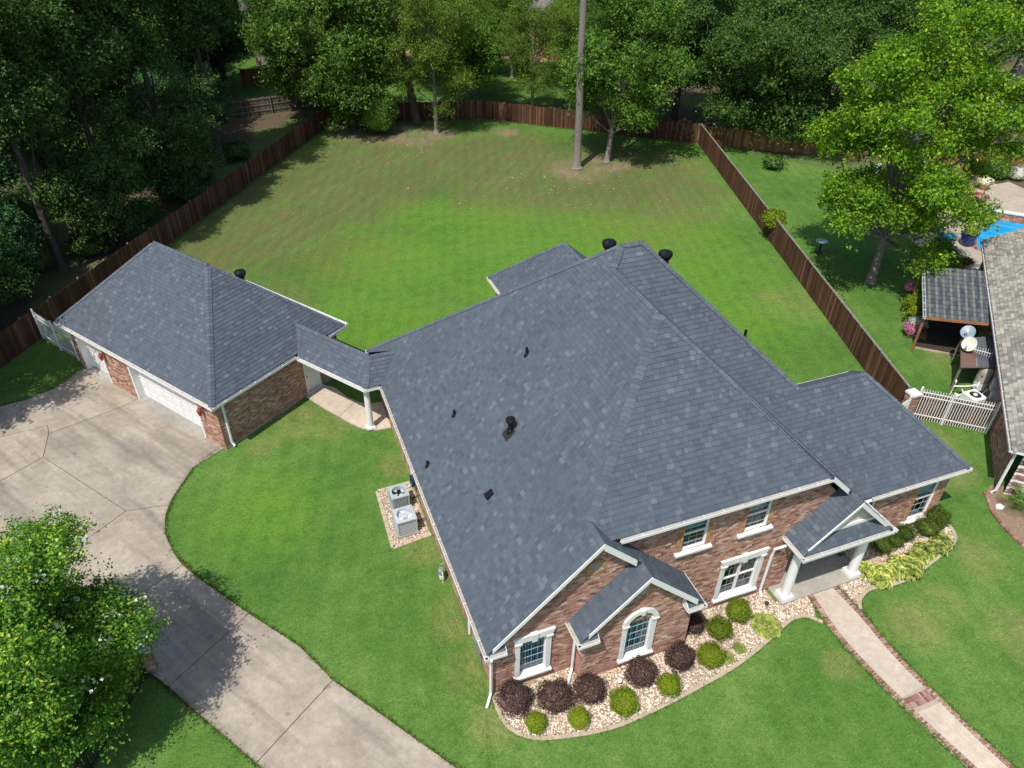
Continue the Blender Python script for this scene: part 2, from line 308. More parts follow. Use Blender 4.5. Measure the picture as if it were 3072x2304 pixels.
    c = mix(nt, 1., c, ramp(nt, wv.outputs['Fac'], [(0, (.96, .965, .96)), (1, (1.04, 1.035, 1.035))]), 'MULTIPLY')
    c = mix(nt, 1., c, ramp(nt, hair, [(.25, (.5, .53, .5)), (.5, (.98, .98, .98)), (.75, (1.48, 1.44, 1.4))]), 'MULTIPLY')
    tuft = noise(nt, P, 4.2, 4, .8); c = mix(nt, 1., c, ramp(nt, tuft, [(.28, (.72, .76, .74)), (.5, (1, 1, 1)), (.72, (1.24, 1.2, 1.2))]), 'MULTIPLY')
    L(nt, c, b.inputs['Base Color']); b.inputs['Roughness'].default_value = .95; b.inputs['Specular IOR Level'].default_value = .15
    bump(nt, math_(nt, 'ADD', hair, fine), b, .55, .05); return m
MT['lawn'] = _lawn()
def _wild():
    m, nt, b = nmat('wood_floor_ground'); P = pos(nt); n = noise(nt, P, .12, 4); f = noise(nt, P, 6, 5, .7)
    c = mix(nt, ramp(nt, n, [(.47, (0, 0, 0)), (.56, (1, 1, 1))]), mix(nt, f, (.05, .036, .022), (.15, .11, .07)), mix(nt, f, (.05, .10, .018), (.13, .2, .04)))
    L(nt, c, b.inputs['Base Color']); b.inputs['Roughness'].default_value = .95; bump(nt, f, b, .6, .08); return m
MT['wild'] = _wild()
MT['patio'] = _concrete('patio_concrete', (.46, .40, .32), (.38, .32, .26))
MT['redsoil'] = plain('red_soil', (.42, .24, .13), .95, .25, .6, bmp=.4)
# ---------------------------------------------------------------- ground, lawns, drive, walk, beds
def struct(o): return tag(o, kind='structure')
def sheet(name, pts, z, mat):
    mb = MB(); mb.add([(x, y, z) for x, y in pts], [tuple(range(len(pts)))]); return mb.build(name, mat)
def area2(p): return sum(p[i][0]*p[(i+1) % len(p)][1]-p[(i+1) % len(p)][0]*p[i][1] for i in range(len(p)))/2
def inset(p, d):
    p = list(p) if area2(p) > 0 else list(p)[::-1]; out = []
    for i in range(len(p)):
        a, b, c = Vector(p[i-1]), Vector(p[i]), Vector(p[(i+1) % len(p)])
        e1, e2 = (b-a).normalized(), (c-b).normalized(); n1, n2 = Vector((-e1.y, e1.x)), Vector((-e2.y, e2.x))
        k = n1+n2; k = k/max(.3, k.dot(k))*2*d if k.length > 1e-6 else n1*d
        out.append(tuple(b+k))
    return out
struct(sheet('ground', [(-300, -120), (420, -120), (420, 420), (-300, 420)], -.012, MT['wild']))
FENCE_L = [(-22.2, 24.9), (5.9, 66.3)]; FENCE_R = [(38.8, 48.6), (26.2, 8.0)]
LAWN = [(-60, -60), (70, -60), (70, -8), (31, 5), (27.6, 7.2), (26.25, 8.05), (38.8, 48.6), (21.1, 62.8), (5.9, 66.3), (-22.2, 24.9), (-60, 16)]
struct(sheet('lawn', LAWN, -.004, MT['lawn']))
struct(sheet('neighbour_lawn', [(26.3, 8.1), (27.7, 7.25), (30.5, 5.2), (44, 18), (50, 34), (41, 46.4), (38.9, 48.4)], -.004, MT['lawn']))
struct(sheet('distant_lawn', [(-30, 70), (0, 78), (8, 72), (24, 68), (40, 62), (58, 82), (30, 96), (-14, 106), (-44, 90)], -.004, MT['lawn']))
struct(sheet('bare_soil', [(14, 88), (44, 80), (60, 92), (36, 108), (14, 104)], .004, MT['redsoil']))
drive = struct(sheet('driveway', [(-20.2, 15.2), (-13.6, 8.2), (-11.4, 5.7), (-7.95, .8), (-1, -9.2), (3.1, -6.5), (-1.6, -1.7), (-4.95, 2.96), (-7.6, 7.05), (-9.3, 9.4), (-10.36, 11.4), (-10.68, 12.61), (-10.67, 13.64), (-10.21, 15.1), (-9.35, 16.68), (-8.0, 17.85), (-14.85, 27.5), (-16.32, 25.93), (-18.87, 25.14), (-20.2, 24.95)], .006, MT['soil']))
SLABS = [
 [(-11.84, 23.54), (-14.85, 27.6), (-16.32, 25.93), (-17.61, 25.37), (-18.87, 25.14), (-20.2, 24.95), (-20.2, 22.4), (-18.49, 22.35), (-16.32, 22.55), (-16.2, 21.82), (-12.73, 22.94)],
 [(-7.83, 17.62), (-11.84, 23.54), (-12.73, 22.94), (-16.2, 21.82), (-16.27, 19.96), (-12.34, 14.67), (-10.5, 14.41), (-10.21, 15.1), (-9.35, 16.68)],
 [(-16.2, 21.82), (-16.32, 22.55), (-18.49, 22.35), (-20.2, 22.4), (-20.2, 17.3), (-18, 18.78), (-16.27, 19.96)],
 [(-16.27, 19.96), (-18, 18.78), (-20.2, 17.3), (-16.4, 11.6), (-13.6, 13.68), (-12.34, 14.67)],
 [(-12.34, 14.67), (-13.6, 13.68), (-16.4, 11.6), (-13.6, 8.25), (-11.63, 9.49), (-10.01, 10.51), (-10.36, 11.4), (-10.68, 12.61), (-10.67, 13.64), (-10.5, 14.41)],
 [(-10.01, 10.51), (-11.63, 9.49), (-13.6, 8.25), (-11.36, 5.71), (-10.64, 4.75), (-7.59, 7.03), (-9.29, 9.4)],
 [(-7.59, 7.03), (-10.64, 4.75), (-9.75, 3.43), (-8.92, 2.25), (-7.91, .78), (-4.95, 2.96), (-5.9, 4.81)],
 [(-4.95, 2.96), (-7.91, .78), (-4.5, -4), (-1, -9.2), (3.1, -6.5), (-1.65, -1.68)]]
for sl in SLABS:
    q = inset(sl, .016); MB().prism([(x, y, .008) for x, y in q], (0, 0, .03)).build('slab', MT['concrete'], drive)
# front walk: concrete strip with brick borders
walk = struct(sheet('walkway', [(14.1, .2), (13.88, -1.29), (13.84, -2.4), (14.05, -4.6), (14.75, -8.6), (16.2, -8.6), (15.85, -6.6), (15.58, -4), (15.6, -1.46), (15.5, .2)], .006, MT['walkmortar']))
def cat_eval(pts, t):                           # smooth polyline, t in [0, n-1]
    i = min(int(t), len(pts)-2); f = t-i; P = lambda k: Vector(pts[max(0, min(len(pts)-1, k))])
    a, b, c, d = P(i-1), P(i), P(i+1), P(i+2)
    return .5*((2*b)+(c-a)*f+(2*a-5*b+4*c-d)*f*f+(3*b-a-3*c+d)*f**3)
def resample(pts, step):
    fine = [cat_eval(pts, k/40) for k in range(40*(len(pts)-1)+1)]; out = [fine[0]]; acc = 0
    for a, b in zip(fine, fine[1:]):
        acc += (b-a).length
        if acc >= step: out.append(b); acc = 0
    return out
WL = [(14.1, .22), (13.9, -1.29), (13.86, -2.4), (14.07, -4.54), (14.62, -7.6), (14.8, -8.6)]; WR = [(15.5, .22), (15.6, -1.46), (15.57, -2.6), (15.6, -4.03), (15.95, -7.2), (16.2, -8.6)]
rl = resample(WL, .1); rr = resample(WR, .1)
bm_ = MB().box(-.1, .1, -.043, .043, 0, .032); brick_me = bm_.mesh('walk_brick', MT['walkbrick']); rg = random.Random(4)
def walk_brick(p, ang):
    o = bpy.data.objects.new('brick', brick_me)
    link(o, walk, Matrix.Translation((p.x, p.y, .008+rg.uniform(0, .004))) @ Matrix.Rotation(ang+rg.uniform(-.03, .03), 4, 'Z') @ Matrix.Diagonal((rg.uniform(.94, 1.02), rg.uniform(.9, 1.02), 1, 1)))
for side, pl in ((1, rl), (-1, rr)):
    for a, b in zip(pl, pl[1:]):
        t = (b-a).normalized(); n = Vector((-t.y, t.x))*(1 if side > 0 else -1); walk_brick((a+b)/2+n*.11, math.atan2(n.y, n.x))
ny = -5.05
for k in range(2):
    for i in range(11):
        walk_brick(Vector((14.42+i*.105, ny-k*.22+(i*.105)*.02)), math.pi/2)
q = [(p.x+.23, p.y) for p in rl] ; q2 = [(p.x-.23, p.y) for p in rr]
def strip(y0, y1):
    A = [p for p in q if y1 <= p[1] <= y0]; B = [p for p in q2 if y1 <= p[1] <= y0]
    MB().prism([(x, y, .008) for x, y in A+B[::-1]], (0, 0, .03)).build('slab', MT['walkconc'], walk)
strip(.3, ny+.12); strip(ny-.34, -9)
# gravel beds with kerb edging and loose pebbles
def pebbles(name, poly, n, zmax, seed, holes=(), smin=.022, smax=.05, z0=.0):
    rs = np.random.RandomState(seed); P = np.array(poly); lo, hi = P.min(0), P.max(0); pts = []
    def inside(x, y):
        c = np.zeros(len(x), bool)
        for i in range(len(P)):
            x0, y0 = P[i]; x1, y1 = P[i-1]
            cond = ((y0 > y) != (y1 > y)); c ^= cond & (x < (x1-x0)*(y-y0)/((y1-y0) if y1 != y0 else 1e-9)+x0)
        return c
    X = rs.uniform(lo[0], hi[0], n*4); Y = rs.uniform(lo[1], hi[1], n*4); k = inside(X, Y)
    for hx, hy, hr in holes: k &= ((X-hx)**2+(Y-hy)**2 > hr*hr)
    X, Y = X[k][:n], Y[k][:n]; m = len(X)
    t = (1+5**.5)/2; iv = np.array([(-1, t, 0), (1, t, 0), (-1, -t, 0), (1, -t, 0), (0, -1, t), (0, 1, t), (0, -1, -t), (0, 1, -t), (t, 0, -1), (t, 0, 1), (-t, 0, -1), (-t, 0, 1)])/1.9
    fc = np.array([(0, 11, 5), (0, 5, 1), (0, 1, 7), (0, 7, 10), (0, 10, 11), (1, 5, 9), (5, 11, 4), (11, 10, 2), (10, 7, 6), (7, 1, 8), (3, 9, 4), (3, 4, 2), (3, 2, 6), (3, 6, 8), (3, 8, 9), (4, 9, 5), (2, 4, 11), (6, 2, 10), (8, 6, 7), (9, 8, 1)])
    sc = rs.uniform(smin, smax, (m, 3))*np.array([1.25, .95, .7]); a = rs.uniform(0, 6.28, m); ca, sa = np.cos(a), np.sin(a)
    V = iv[None]*sc[:, None]*(1+rs.uniform(-.12, .12, (m, 12, 1)))
    Vx = V[..., 0]*ca[:, None]-V[..., 1]*sa[:, None]; Vy = V[..., 0]*sa[:, None]+V[..., 1]*ca[:, None]
    V = np.stack([Vx+X[:, None], Vy+Y[:, None], V[..., 2]+z0+rs.uniform(.01, zmax, m)[:, None]], -1).reshape(-1, 3)
    F = (fc[None]+12*np.arange(m)[:, None, None]).reshape(-1, 3)
    return np_mesh(name, V, F, MT['pebble'])
def bed(name, outline, edge, n, seed, label=None):
    b = struct(sheet(name, outline, .006, MT['edging'])); b.data.materials[0] = MT['bedbase']
    tag(link(bpy.data.objects.new('pebbles', pebbles(name+'_pebbles', inset(outline, .06), n, .03, seed)), b), kind='stuff')
    if edge:
        r = resample(edge, .1); k0 = 0; seg = 9
        while k0 < len(r)-1:
            mb = MB(); part = r[k0:k0+seg+1]; dz = random.Random(k0+seed).uniform(-.012, .012)
            for i_, (a, c) in enumerate(zip(part, part[1:])):
                if i_ == 0: a = a.lerp(c, .18)
                t = (c-a).normalized(); nn = Vector((-t.y, t.x))*.068
                mb.hexa([(a.x-nn.x, a.y-nn.y, -.02), (c.x-nn.x, c.y-nn.y, -.02), (c.x+nn.x, c.y+nn.y, -.02), (a.x+nn.x, a.y+nn.y, -.02), (a.x-nn.x, a.y-nn.y, .055+dz), (c.x-nn.x, c.y-nn.y, .055+dz), (c.x+nn.x, c.y+nn.y, .055+dz), (a.x+nn.x, a.y+nn.y, .055+dz)])
            mb.build('kerb', MT['edging'], b); k0 += seg
    return b
MT['bedbase'] = plain('bed_underlay', (.34, .26, .19), .95, .3, 12)
EL = [(.38, .42), (.38, -.42), (.52, -1.0), (.98, -1.5), (1.69, -1.83), (2.98, -2.12), (4.05, -2.25), (4.95, -2.22), (6.41, -2.1), (7.98, -1.9), (9.3, -1.7), (10.81, -1.3), (12.1, -.86), (12.8, -.68), (13.35, -.78), (13.8, -1.25)]
oL = [tuple(v) for v in resample(EL, .3)]
bedL = bed('gravel_bed', oL+[(14.0, -.4), (14.08, .25), (12.6, .25), (12.6, .95), (8.0, .95), (8.0, -.15), (3.6, -.15), (3.6, .46), (.4, .46)], EL, 9500, 3)
ER = [(15.62, -1.27), (15.85, -.95), (16.15, -.75), (16.62, -.6), (17.25, -.62), (18.08, -.74), (19.16, -.62), (20.47, -.3), (21.67, .02), (22.3, .35), (22.6, 1.0), (22.5, 1.75)]
bedR = bed('gravel_bed', [tuple(v) for v in resample(ER, .3)]+[(17, 1.75), (16.9, .2), (15.55, .2)], ER, 4200, 5)
bedA = bed('gravel_bed', [(-1.32, 11.98), (-1.38, 8.4), (.36, 8.6), (.4, 12.05)], None, 1300, 9)
ke = MB()
for a, c in (((-1.3, 12.0), (-1.4, 8.38)), ((-1.4, 8.38), (.38, 8.58)), ((-1.3, 12.0), (.3, 12.07))):
    A, B_ = Vector(a), Vector(c); n = max(2, int((B_-A).length/.4))
    for i in range(n):
        p, r_ = A.lerp(B_, (i+.03)/n), A.lerp(B_, (i+.97)/n); t = (r_-p).normalized(); m_ = Vector((-t.y, t.x))*.09
        MB().hexa([(p.x-m_.x, p.y-m_.y, 0), (r_.x-m_.x, r_.y-m_.y, 0), (r_.x+m_.x, r_.y+m_.y, 0), (p.x+m_.x, p.y+m_.y, 0), (p.x-m_.x, p.y-m_.y, .06), (r_.x-m_.x, r_.y-m_.y, .06), (r_.x+m_.x, r_.y+m_.y, .06), (p.x+m_.x, p.y+m_.y, .06)]).build('edging_stone', MT['edging'], bedA)
# breezeway walk
bz = struct(sheet('side_path', [(-3.35, 20.4), (-2.61, 19.03), (-1.99, 18.1), (-1.5, 17.3), (-1.0, 16.7), (-.32, 16.36), (.42, 16.29), (.42, 18.6), (-.42, 18.68), (-.75, 18.99), (-1.28, 19.67), (-1.72, 20.68), (-2.6, 21.5)], .006, MT['soil']))
for sl in ([(-3.38, 20.42), (-2.61, 19.03), (-1.99, 18.1), (-.9, 19.15), (-1.28, 19.67), (-1.72, 20.68), (-2.6, 21.5)], [(-1.99, 18.1), (-1.5, 17.3), (-1.0, 16.7), (-.32, 16.36), (.42, 16.29), (.42, 18.6), (-.42, 18.68), (-.75, 18.99), (-.9, 19.15)]):
    MB().prism([(x, y, .008) for x, y in inset(sl, .012)], (0, 0, .08)).build('slab', MT['walkconc'], bz)

# ---------------------------------------------------------------- roofs, bricks, gutters, windows
def clip(poly, a, b):                            # keep the left of a->b, 2d
    out = []; e = (b[0]-a[0], b[1]-a[1]); sd = lambda p: e[0]*(p[1]-a[1])-e[1]*(p[0]-a[0])
    for i in range(len(poly)):
        p, q = poly[i-1], poly[i]; s, t = sd(p), sd(q)
        if (s >= 0) != (t >= 0):
            k = s/(s-t); out.append((p[0]+(q[0]-p[0])*k, p[1]+(q[1]-p[1])*k))
        if t >= 0: out.append(q)
    return out
def clip_convex(poly, conv):
    if area2(conv) < 0: conv = conv[::-1]
    for i in range(len(conv)):
        poly = clip(poly, conv[i-1], conv[i])
        if len(poly) < 3: return []
    return poly if abs(area2(poly)) > .0012 else []
class Roof:
    def __init__(s, seed=1, exposure=.195, wmul=1.): s.sh = []; s.caps = []; s.deck = MB(); s.seed = seed; s.e = exposure; s.w = wmul*.9; s.gap = .009  # gap bares the dark underlay, standing in for shadow lines between courses
    def plane(s, pts, shingles=True, phase=0., thick=.09, lift=0.):
        P = [Vector(p) for p in pts]; n = Vector((0, 0, 0))
        for i in range(len(P)): n += P[i-1].cross(P[i])
        n.normalize(); n = n if n.z > 0 else -n
        s.deck.prism([p-n*thick for p in P], n*thick)
        if not shingles: return n
        u = Vector((0, 0, 1)).cross(n).normalized(); sl = n.cross(u)
        O = min(P, key=lambda p: p.z); z0 = min(p.z for p in P)
        if sl.z < 0: sl = -sl
        O = O-sl*((O.z-z0)/sl.z); q = [((p-O).dot(u), (p-O).dot(sl)) for p in P]
        ref = O.dot(u); lo, hi = min(a for a, _ in q), max(a for a, _ in q); smax = max(b for _, b in q); i = 0
        while i*s.e < smax:
            rg = random.Random(s.seed*9973+i*131+int(phase*10)); x = math.floor((lo+ref)/4)*4-ref-rg.uniform(0, .5)
            while x < hi:
                w = rg.choice((.14, .18, .22, .27, .33))*s.w; r = [(x, i*s.e), (x+w-.005, i*s.e), (x+w-.005, (i+1)*s.e-s.gap), (x, (i+1)*s.e-s.gap)]; x += w; th = rg.uniform(.010, .022)
                if r[1][0] < lo or r[0][0] > hi: continue
                c = clip_convex(r, q)
                if not c: continue
                k = len(c); vs = [O+u*a+sl*b+n*(lift+.004+th*(1-(b-i*s.e)/s.e)) for a, b in c]+[O+u*a+sl*b-n*.001 for a, b in c]
                s.sh.append((vs, [tuple(range(k))]+[(j, k+j, k+(j+1) % k, (j+1) % k) for j in range(k)]))
            i += 1
        return n
    def cap(s, a, b, n1, n2, w=.15, step=.18):
        a, b = Vector(a), Vector(b)
        if a.z > b.z: a, b = b, a
        t = (b-a).normalized(); L_ = (b-a).length
        def side(n, other):
            d = n.cross(t).normalized(); return d if d.dot(other) >= 0 else -d
        d1 = n1.cross(t).normalized(); d2 = n2.cross(t).normalized(); m = (n1+n2).normalized()
        if d1.dot(m) > 0: d1 = -d1
        if d2.dot(m) > 0: d2 = -d2
        k = int(L_/step); rg = random.Random(int(a.x*100))
        for i in range(k):
            p0, p1 = a+t*(i*step), a+t*((i+1)*step+.03); h0, h1 = .045+rg.uniform(0, .008), .03
            ww = w*rg.uniform(.95, 1.05); vs = [p0+d1*ww+n1*h0, p0+m*h0*1.05, p0+d2*ww+n2*h0, p1+d1*ww+n1*h1, p1+m*h1*1.05, p1+d2*ww+n2*h1, p0+d1*ww, p0-m*.01, p0+d2*ww, p1+d1*ww, p1+d2*ww]
            s.caps.append((vs, [(0, 1, 4, 3), (1, 2, 5, 4), (0, 6, 7, 1), (1, 7, 8, 2), (0, 3, 9, 6), (2, 8, 10, 5)]))
    def out(s, parent, n_sh=0, n_cap=0, mat='shingle', capmat='cap'):
        d = s.deck.build('roof', MT['deck'], parent); fix_normals(d.data)
        pieces_out(s.sh, 'shingle', MT[mat], d, n_sh); 
        if s.caps: pieces_out(s.caps, 'ridge_cap', MT[capmat], d, n_cap)
        return d
class Bricks:
    def __init__(s): s.b = []; s.back = MB()
    def wall(s, F, poly, holes=(), H=.085, Lb=.235, seed=1, bricks=True):
        z0, z1 = min(z for _, z in poly), max(z for _, z in poly); u0, u1 = min(u for u, _ in poly), max(u for u, _ in poly)
        i = math.floor(z0/H)
        def cutout(a, b, za, zb):
            iv = [(a, b)]; zm = (za+zb)/2
            for hu0, hu1, hz0, hz1 in holes:
                if hz0 < zm < hz1:
                    nv = []
                    for p, q in iv:
                        if q <= hu0 or p >= hu1: nv.append((p, q)); continue
                        if p < hu0: nv.append((p, hu0))
                        if q > hu1: nv.append((hu1, q))
                    iv = nv
            return iv
        while i*H < z1:
            za, zb = i*H, (i+1)*H
            for a, b in cutout(u0, u1, za, zb):
                c = clip_convex([(a, za), (b, za), (b, zb), (a, zb)], poly)
                if c: s.back.add([F.p(u, 0, z) for u, z in c], [tuple(range(len(c)))])
            if bricks:
                x = u0-(Lb/2 if i % 2 else 0); rg = random.Random(seed*7+i)
                while x < u1:
                    for a, b in cutout(max(x, u0), min(x+Lb-.016, u1), za, zb):
                        if b-a < .02: continue
                        c = clip_convex([(a, za+.008), (b, za+.008), (b, zb-.008), (a, zb-.008)], poly)
                        if not c: continue
                        k = len(c); d = .010+rg.uniform(-.003, .004)
                        s.b.append(([F.p(u, d, z) for u, z in c]+[F.p(u, -.001, z) for u, z in c], [tuple(range(k))]+[(j, k+j, k+(j+1) % k, (j+1) % k) for j in range(k)]))
                    x += Lb
            i += 1
    def out(s, parent, n_obj=0):
        w = s.back.build('wall', MT['mortar'], parent); pieces_out(s.b, 'brick', MT['brick'], w, n_obj); return w
def gutter(parent, pts, outs, z=None, brk=.78, name='gutter'):
    """pts: outer top edge of the gutter, outs: outward horizontal direction of each run"""
    mb = MB(); ti = MB()
    for (a, b), o in zip(zip(pts, pts[1:]), outs):
        a, b, o = Vector(a), Vector(b), Vector(o).normalized(); t = (b-a).normalized(); Ln = (b-a).length; F = Fr(a, t, o)
        mb.fbox(F, -.005, Ln+.005, -.018, 0, -.12, .004); mb.fbox(F, 0, Ln, -.13, -.018, -.125, -.112); mb.fbox(F, 0, Ln, -.15, -.13, -.19, .02)
        ti.fbox(F, .02, Ln-.02, -.129, -.019, -.111, -.07)
        k = max(1, int(Ln/brk))
        for i in range(k+1): mb.fbox(F, Ln*i/k-.014 if i else .0, Ln*i/k+.014, -.16, .002, -.012, .009)
    g = mb.build(name, MT['whitemetal'], parent); ti.build('gutter_trough', MT['guttertan'], g); return g
def soffit(parent, pts):
    m = MB(); m.add(pts, [tuple(range(len(pts)))]); return m.build('soffit', MT['white'], parent)
def downspout(parent, pts, r=.05):
    mb = MB(); mb.tube(pts, r*1.15, 6); return mb.build('downspout', MT['whitemetal'], parent)
def window(parent, F, u0, u1, z0, z1, cols, rows, rec=.10, split=True, mull=0, arch=0, curtain='vertical', meet=True):
    f = MB(); t = .042
    f.fbox(F, u0, u0+t, -rec-.02, -rec+.05, z0, z1); f.fbox(F, u1-t, u1, -rec-.02, -rec+.05, z0, z1)
    f.fbox(F, u0+t, u1-t, -rec-.02, -rec+.05, z0, z0+t); f.fbox(F, u0+t, u1-t, -rec-.02, -rec+.05, z1-t, z1)
    um = (u0+u1)/2; zm = (z0+z1)/2
    if mull: f.fbox(F, um-mull, um+mull, -rec-.02, -rec+.06, z0+t, z1-t)
    if meet: f.fbox(F, u0+t, u1-t, -rec-.015, -rec+.045, zm-.03, zm+.03)
    w = f.build('window', MT['white'], parent)
    MB().add([F.p(u0+.01, -rec-.008, z0+.01), F.p(u1-.01, -rec-.008, z0+.01), F.p(u1-.01, -rec-.008, z1-.01), F.p(u0+.01, -rec-.008, z1-.01)], [(0, 1, 2, 3)]).build('pane', MT['glass'], w)
    g = MB(); ranges = [(u0+t, u1-t)] if not mull else [(u0+t, um-mull), (um+mull, u1-t)]
    for a, b in ranges:
        for i in range(1, cols): x = a+(b-a)*i/cols; g.fbox(F, x-.006, x+.006, -rec-.003, -rec+.008, z0+t, z1-t)
    for i in range(1, rows):
        z = z0+(z1-z0)*i/rows
        for a, b in ranges: g.fbox(F, a, b, -rec-.003, -rec+.013, z-.006, z+.006)
    if cols > 1 or rows > 1: g.build('muntin', MT['muntin'], w)
    bk = MB(); bk.fbox(F, u0-.1, u1+.1, -rec-.75, -rec-.7, z0-.1, z1+.1); bk.fbox(F, u0-.1, u0+.0, -rec-.7, -rec-.03, z0, z1); bk.fbox(F, u1, u1+.1, -rec-.7, -rec-.03, z0, z1); bk.build('room_lining', MT['dark'], w)
    rv = MB()
    rv.fbox(F, u0-.012, u0, -rec-.03, -.002, z0, z1); rv.fbox(F, u1, u1+.012, -rec-.03, -.002, z0, z1); rv.fbox(F, u0, u1, -rec-.03, -.002, z1, z1+.012); rv.fbox(F, u0, u1, -rec-.03, -.002, z0-.012, z0)
    rv.build('reveal', MT['white'], w)
    if curtain == 'vertical':
        cb = MB(); x = u0+.04; rgc = random.Random(int(u0*50))
        while x < u1-.1:
            a = F.p(x, -rec-.03, z0+.02); b = F.p(x+.082, -rec-.055+rgc.uniform(-.012, .012), z0+.02); h = Vector((0, 0, z1-z0-.05)); cb.add([a, b, b+h, a+h], [(0, 1, 2, 3)]); x += .105
        cb.build('blind_slat', MT['curtain'], w)
    elif curtain == 'shade':
        MB().fbox(F, u0+.03, u1-.03, -rec-.09, -rec-.08, zm+.1, z1-.02).build('blind', MT['curtain'], w)
    return w
def surround(w, F, u0, u1, z0, z1, arch=False):
    s = MB(); jw = .17; d = .11
    s.fbox(F, u0-jw, u0-.004, .0, d*.7, z0, z1-.02); s.fbox(F, u1+.004, u1+jw, .0, d*.7, z0, z1-.02)
    for x in (u0-jw/2, u1+jw/2):
        s.fbox(F, x-jw/2-.03, x+jw/2+.03, .0, d, z1-.13, z1-.02); s.fbox(F, x-jw/2-.05, x+jw/2+.05, .0, d+.03, z1-.02, z1+.03)
    um = (u0+u1)/2
    if not arch:
        P = [F.p(u0-jw, 0, z1+.03), F.p(u1+jw, 0, z1+.03), F.p(u1+jw+.12, 0, z1+.33), F.p(u0-jw-.12, 0, z1+.33)]; s.prism(P, F.N*d)
        s.prism([F.p(um-.09, 0, z1-.03), F.p(um+.09, 0, z1-.03), F.p(um+.14, 0, z1+.38), F.p(um-.14, 0, z1+.38)], F.N*(d+.05))
    else:
        r0 = (u1-u0)/2; r1 = r0+.2; n = 18
        for i in range(n):
            a, b = math.pi*i/n, math.pi*(i+1)/n
            P = [F.p(um+math.cos(t)*r, 0, z1+.03+math.sin(t)*r*.95) for r, t in ((r0, a), (r1, a), (r1, b), (r0, b))]; s.prism(P, F.N*d)
        s.prism([F.p(um-.06, 0, z1+r0*.95-.02), F.p(um+.06, 0, z1+r0*.95-.02), F.p(um+.1, 0, z1+r1*.95+.06), F.p(um-.1, 0, z1+r1*.95+.06)], F.N*(d+.05))
    o = s.build('surround', MT['limestone'], w); fix_normals(o.data)
    sill(w, F, u0-jw-.05, u1+jw+.05, z0)
    if arch:
        n = 16; P = [F.p(um+math.cos(math.pi*i/n)*r0, -.03, z1+.03+math.sin(math.pi*i/n)*r0*.95) for i in range(n+1)]
        MB().prism(P, F.N*.02).build('arch_panel', MT['stucco'], w)
def sill(w, F, u0, u1, z0):
    s = MB(); s.hexa([F.p(u0, 0, z0-.16), F.p(u1, 0, z0-.16), F.p(u1, .15, z0-.16), F.p(u0, .15, z0-.16), F.p(u0, 0, z0+.0), F.p(u1, 0, z0+.0), F.p(u1, .16, z0-.05), F.p(u0, .16, z0-.05)])
    s.fbox(F, u0+.06, u1-.06, -.15, 0, z0-.1, z0-.004)
    o = s.build('sill', MT['limestone'], w); fix_normals(o.data)
def rake(mb, a, b, o, h=.2, t=.03):              # fascia board along a gable edge, a and b on the roof plane
    a, b, o = Vector(a), Vector(b), Vector(o); dn = Vector((0, 0, -h))
    mb.hexa([a+dn, b+dn, b+dn+o*t, a+dn+o*t, a, b, b+o*t, a+o*t])
# ---------------------------------------------------------------- the brick house
house = thing('brick_house', 'two-storey red brick house with steep dark grey shingle roof', 'house', (11, 8, 0))
zW = lambda x: 2.9+.992*x
zSM = lambda y: 6.368+.966*(y-.47)
zSR = lambda y: 3.192+1.023*(y-1.334)
zEM = lambda x: 11.467-.9895*(x-8.635)
zN = lambda y: 12.06-.9546*(y-9.984)
zE = lambda x: 12.06-.9874*(x-10.168)
zNW = lambda y: 6.893-.912*(y-4.952)
zEW = lambda x: 6.893-.9236*(x-18.796)
zGE = lambda x: 6.992-.992*(x-4.125)
zBW = lambda x: 2.9+.99*(x-3.15)
rf = Roof(3)
px = lambda pl, f: [(x, y, f(x)) for x, y in pl]
py = lambda pl, f: [(x, y, f(y)) for x, y in pl]
YR = 9.37
nW = rf.plane(px([(.1, .1), (4.125, .1), (4.125, 1.144), (.1, 1.144)], zW)); rf.plane(px([(.1, 1.144), (4.125, 1.144), (8.635, 5.762), (8.635, YR), (.1, YR)], zW)); rf.plane(px([(.1, YR), (8.635, YR), (9.232, 9.984), (.1, 19.48)], zW))
nSM = rf.plane(py([(4.66, .57), (13.69, .57), (8.635, 5.762), (4.125, 1.144)], zSM), phase=1)
nEM = rf.plane(px([(8.635, 5.762), (8.635, YR+.05), (16.9, 1.434), (16.9, .45), (13.69, .45)], zEM), phase=2)
nSR = rf.plane(py([(16.85, 1.434), (22.7, 1.434), (18.796, 4.952), (13.25, 4.952)], zSR), phase=3); rf.plane(py([(13.25, 4.952), (15.404, 4.952), (10.168, 9.984), (9.232, 9.984), (8.635, YR)], zSR), phase=3)
nN = rf.plane(py([(.1, 19.48), (9.232, 9.984), (10.168, 9.984), (19.34, 19.48)], zN), phase=4)
nE = rf.plane(px([(19.34, 8.6), (19.34, 19.48), (10.168, 9.984), (15.404, 4.952)], zE), phase=5)
nNW = rf.plane(py([(15.404, 4.952), (18.796, 4.952), (22.7, 8.9), (19.15, 8.9)], zNW), phase=6)
nEW = rf.plane(px([(22.7, 1.434), (22.7, 8.9), (18.796, 4.952)], zEW), phase=7)
nGE = rf.plane(px([(4.125, .1), (4.66, .1), (4.66, .57), (4.125, 1.144)], zGE), phase=8); rf.plane(px([(4.66, .1), (5.703, .1), (5.703, .92), (4.66, .92)], zGE), phase=8)
rf.plane(px([(5.703, -.55), (8.15, -.55), (8.15, .92), (5.703, .92)], zGE), phase=8)
nBW = rf.plane(px([(3.25, -.55), (5.703, -.55), (5.703, .46), (3.25, .46)], zBW), phase=9)
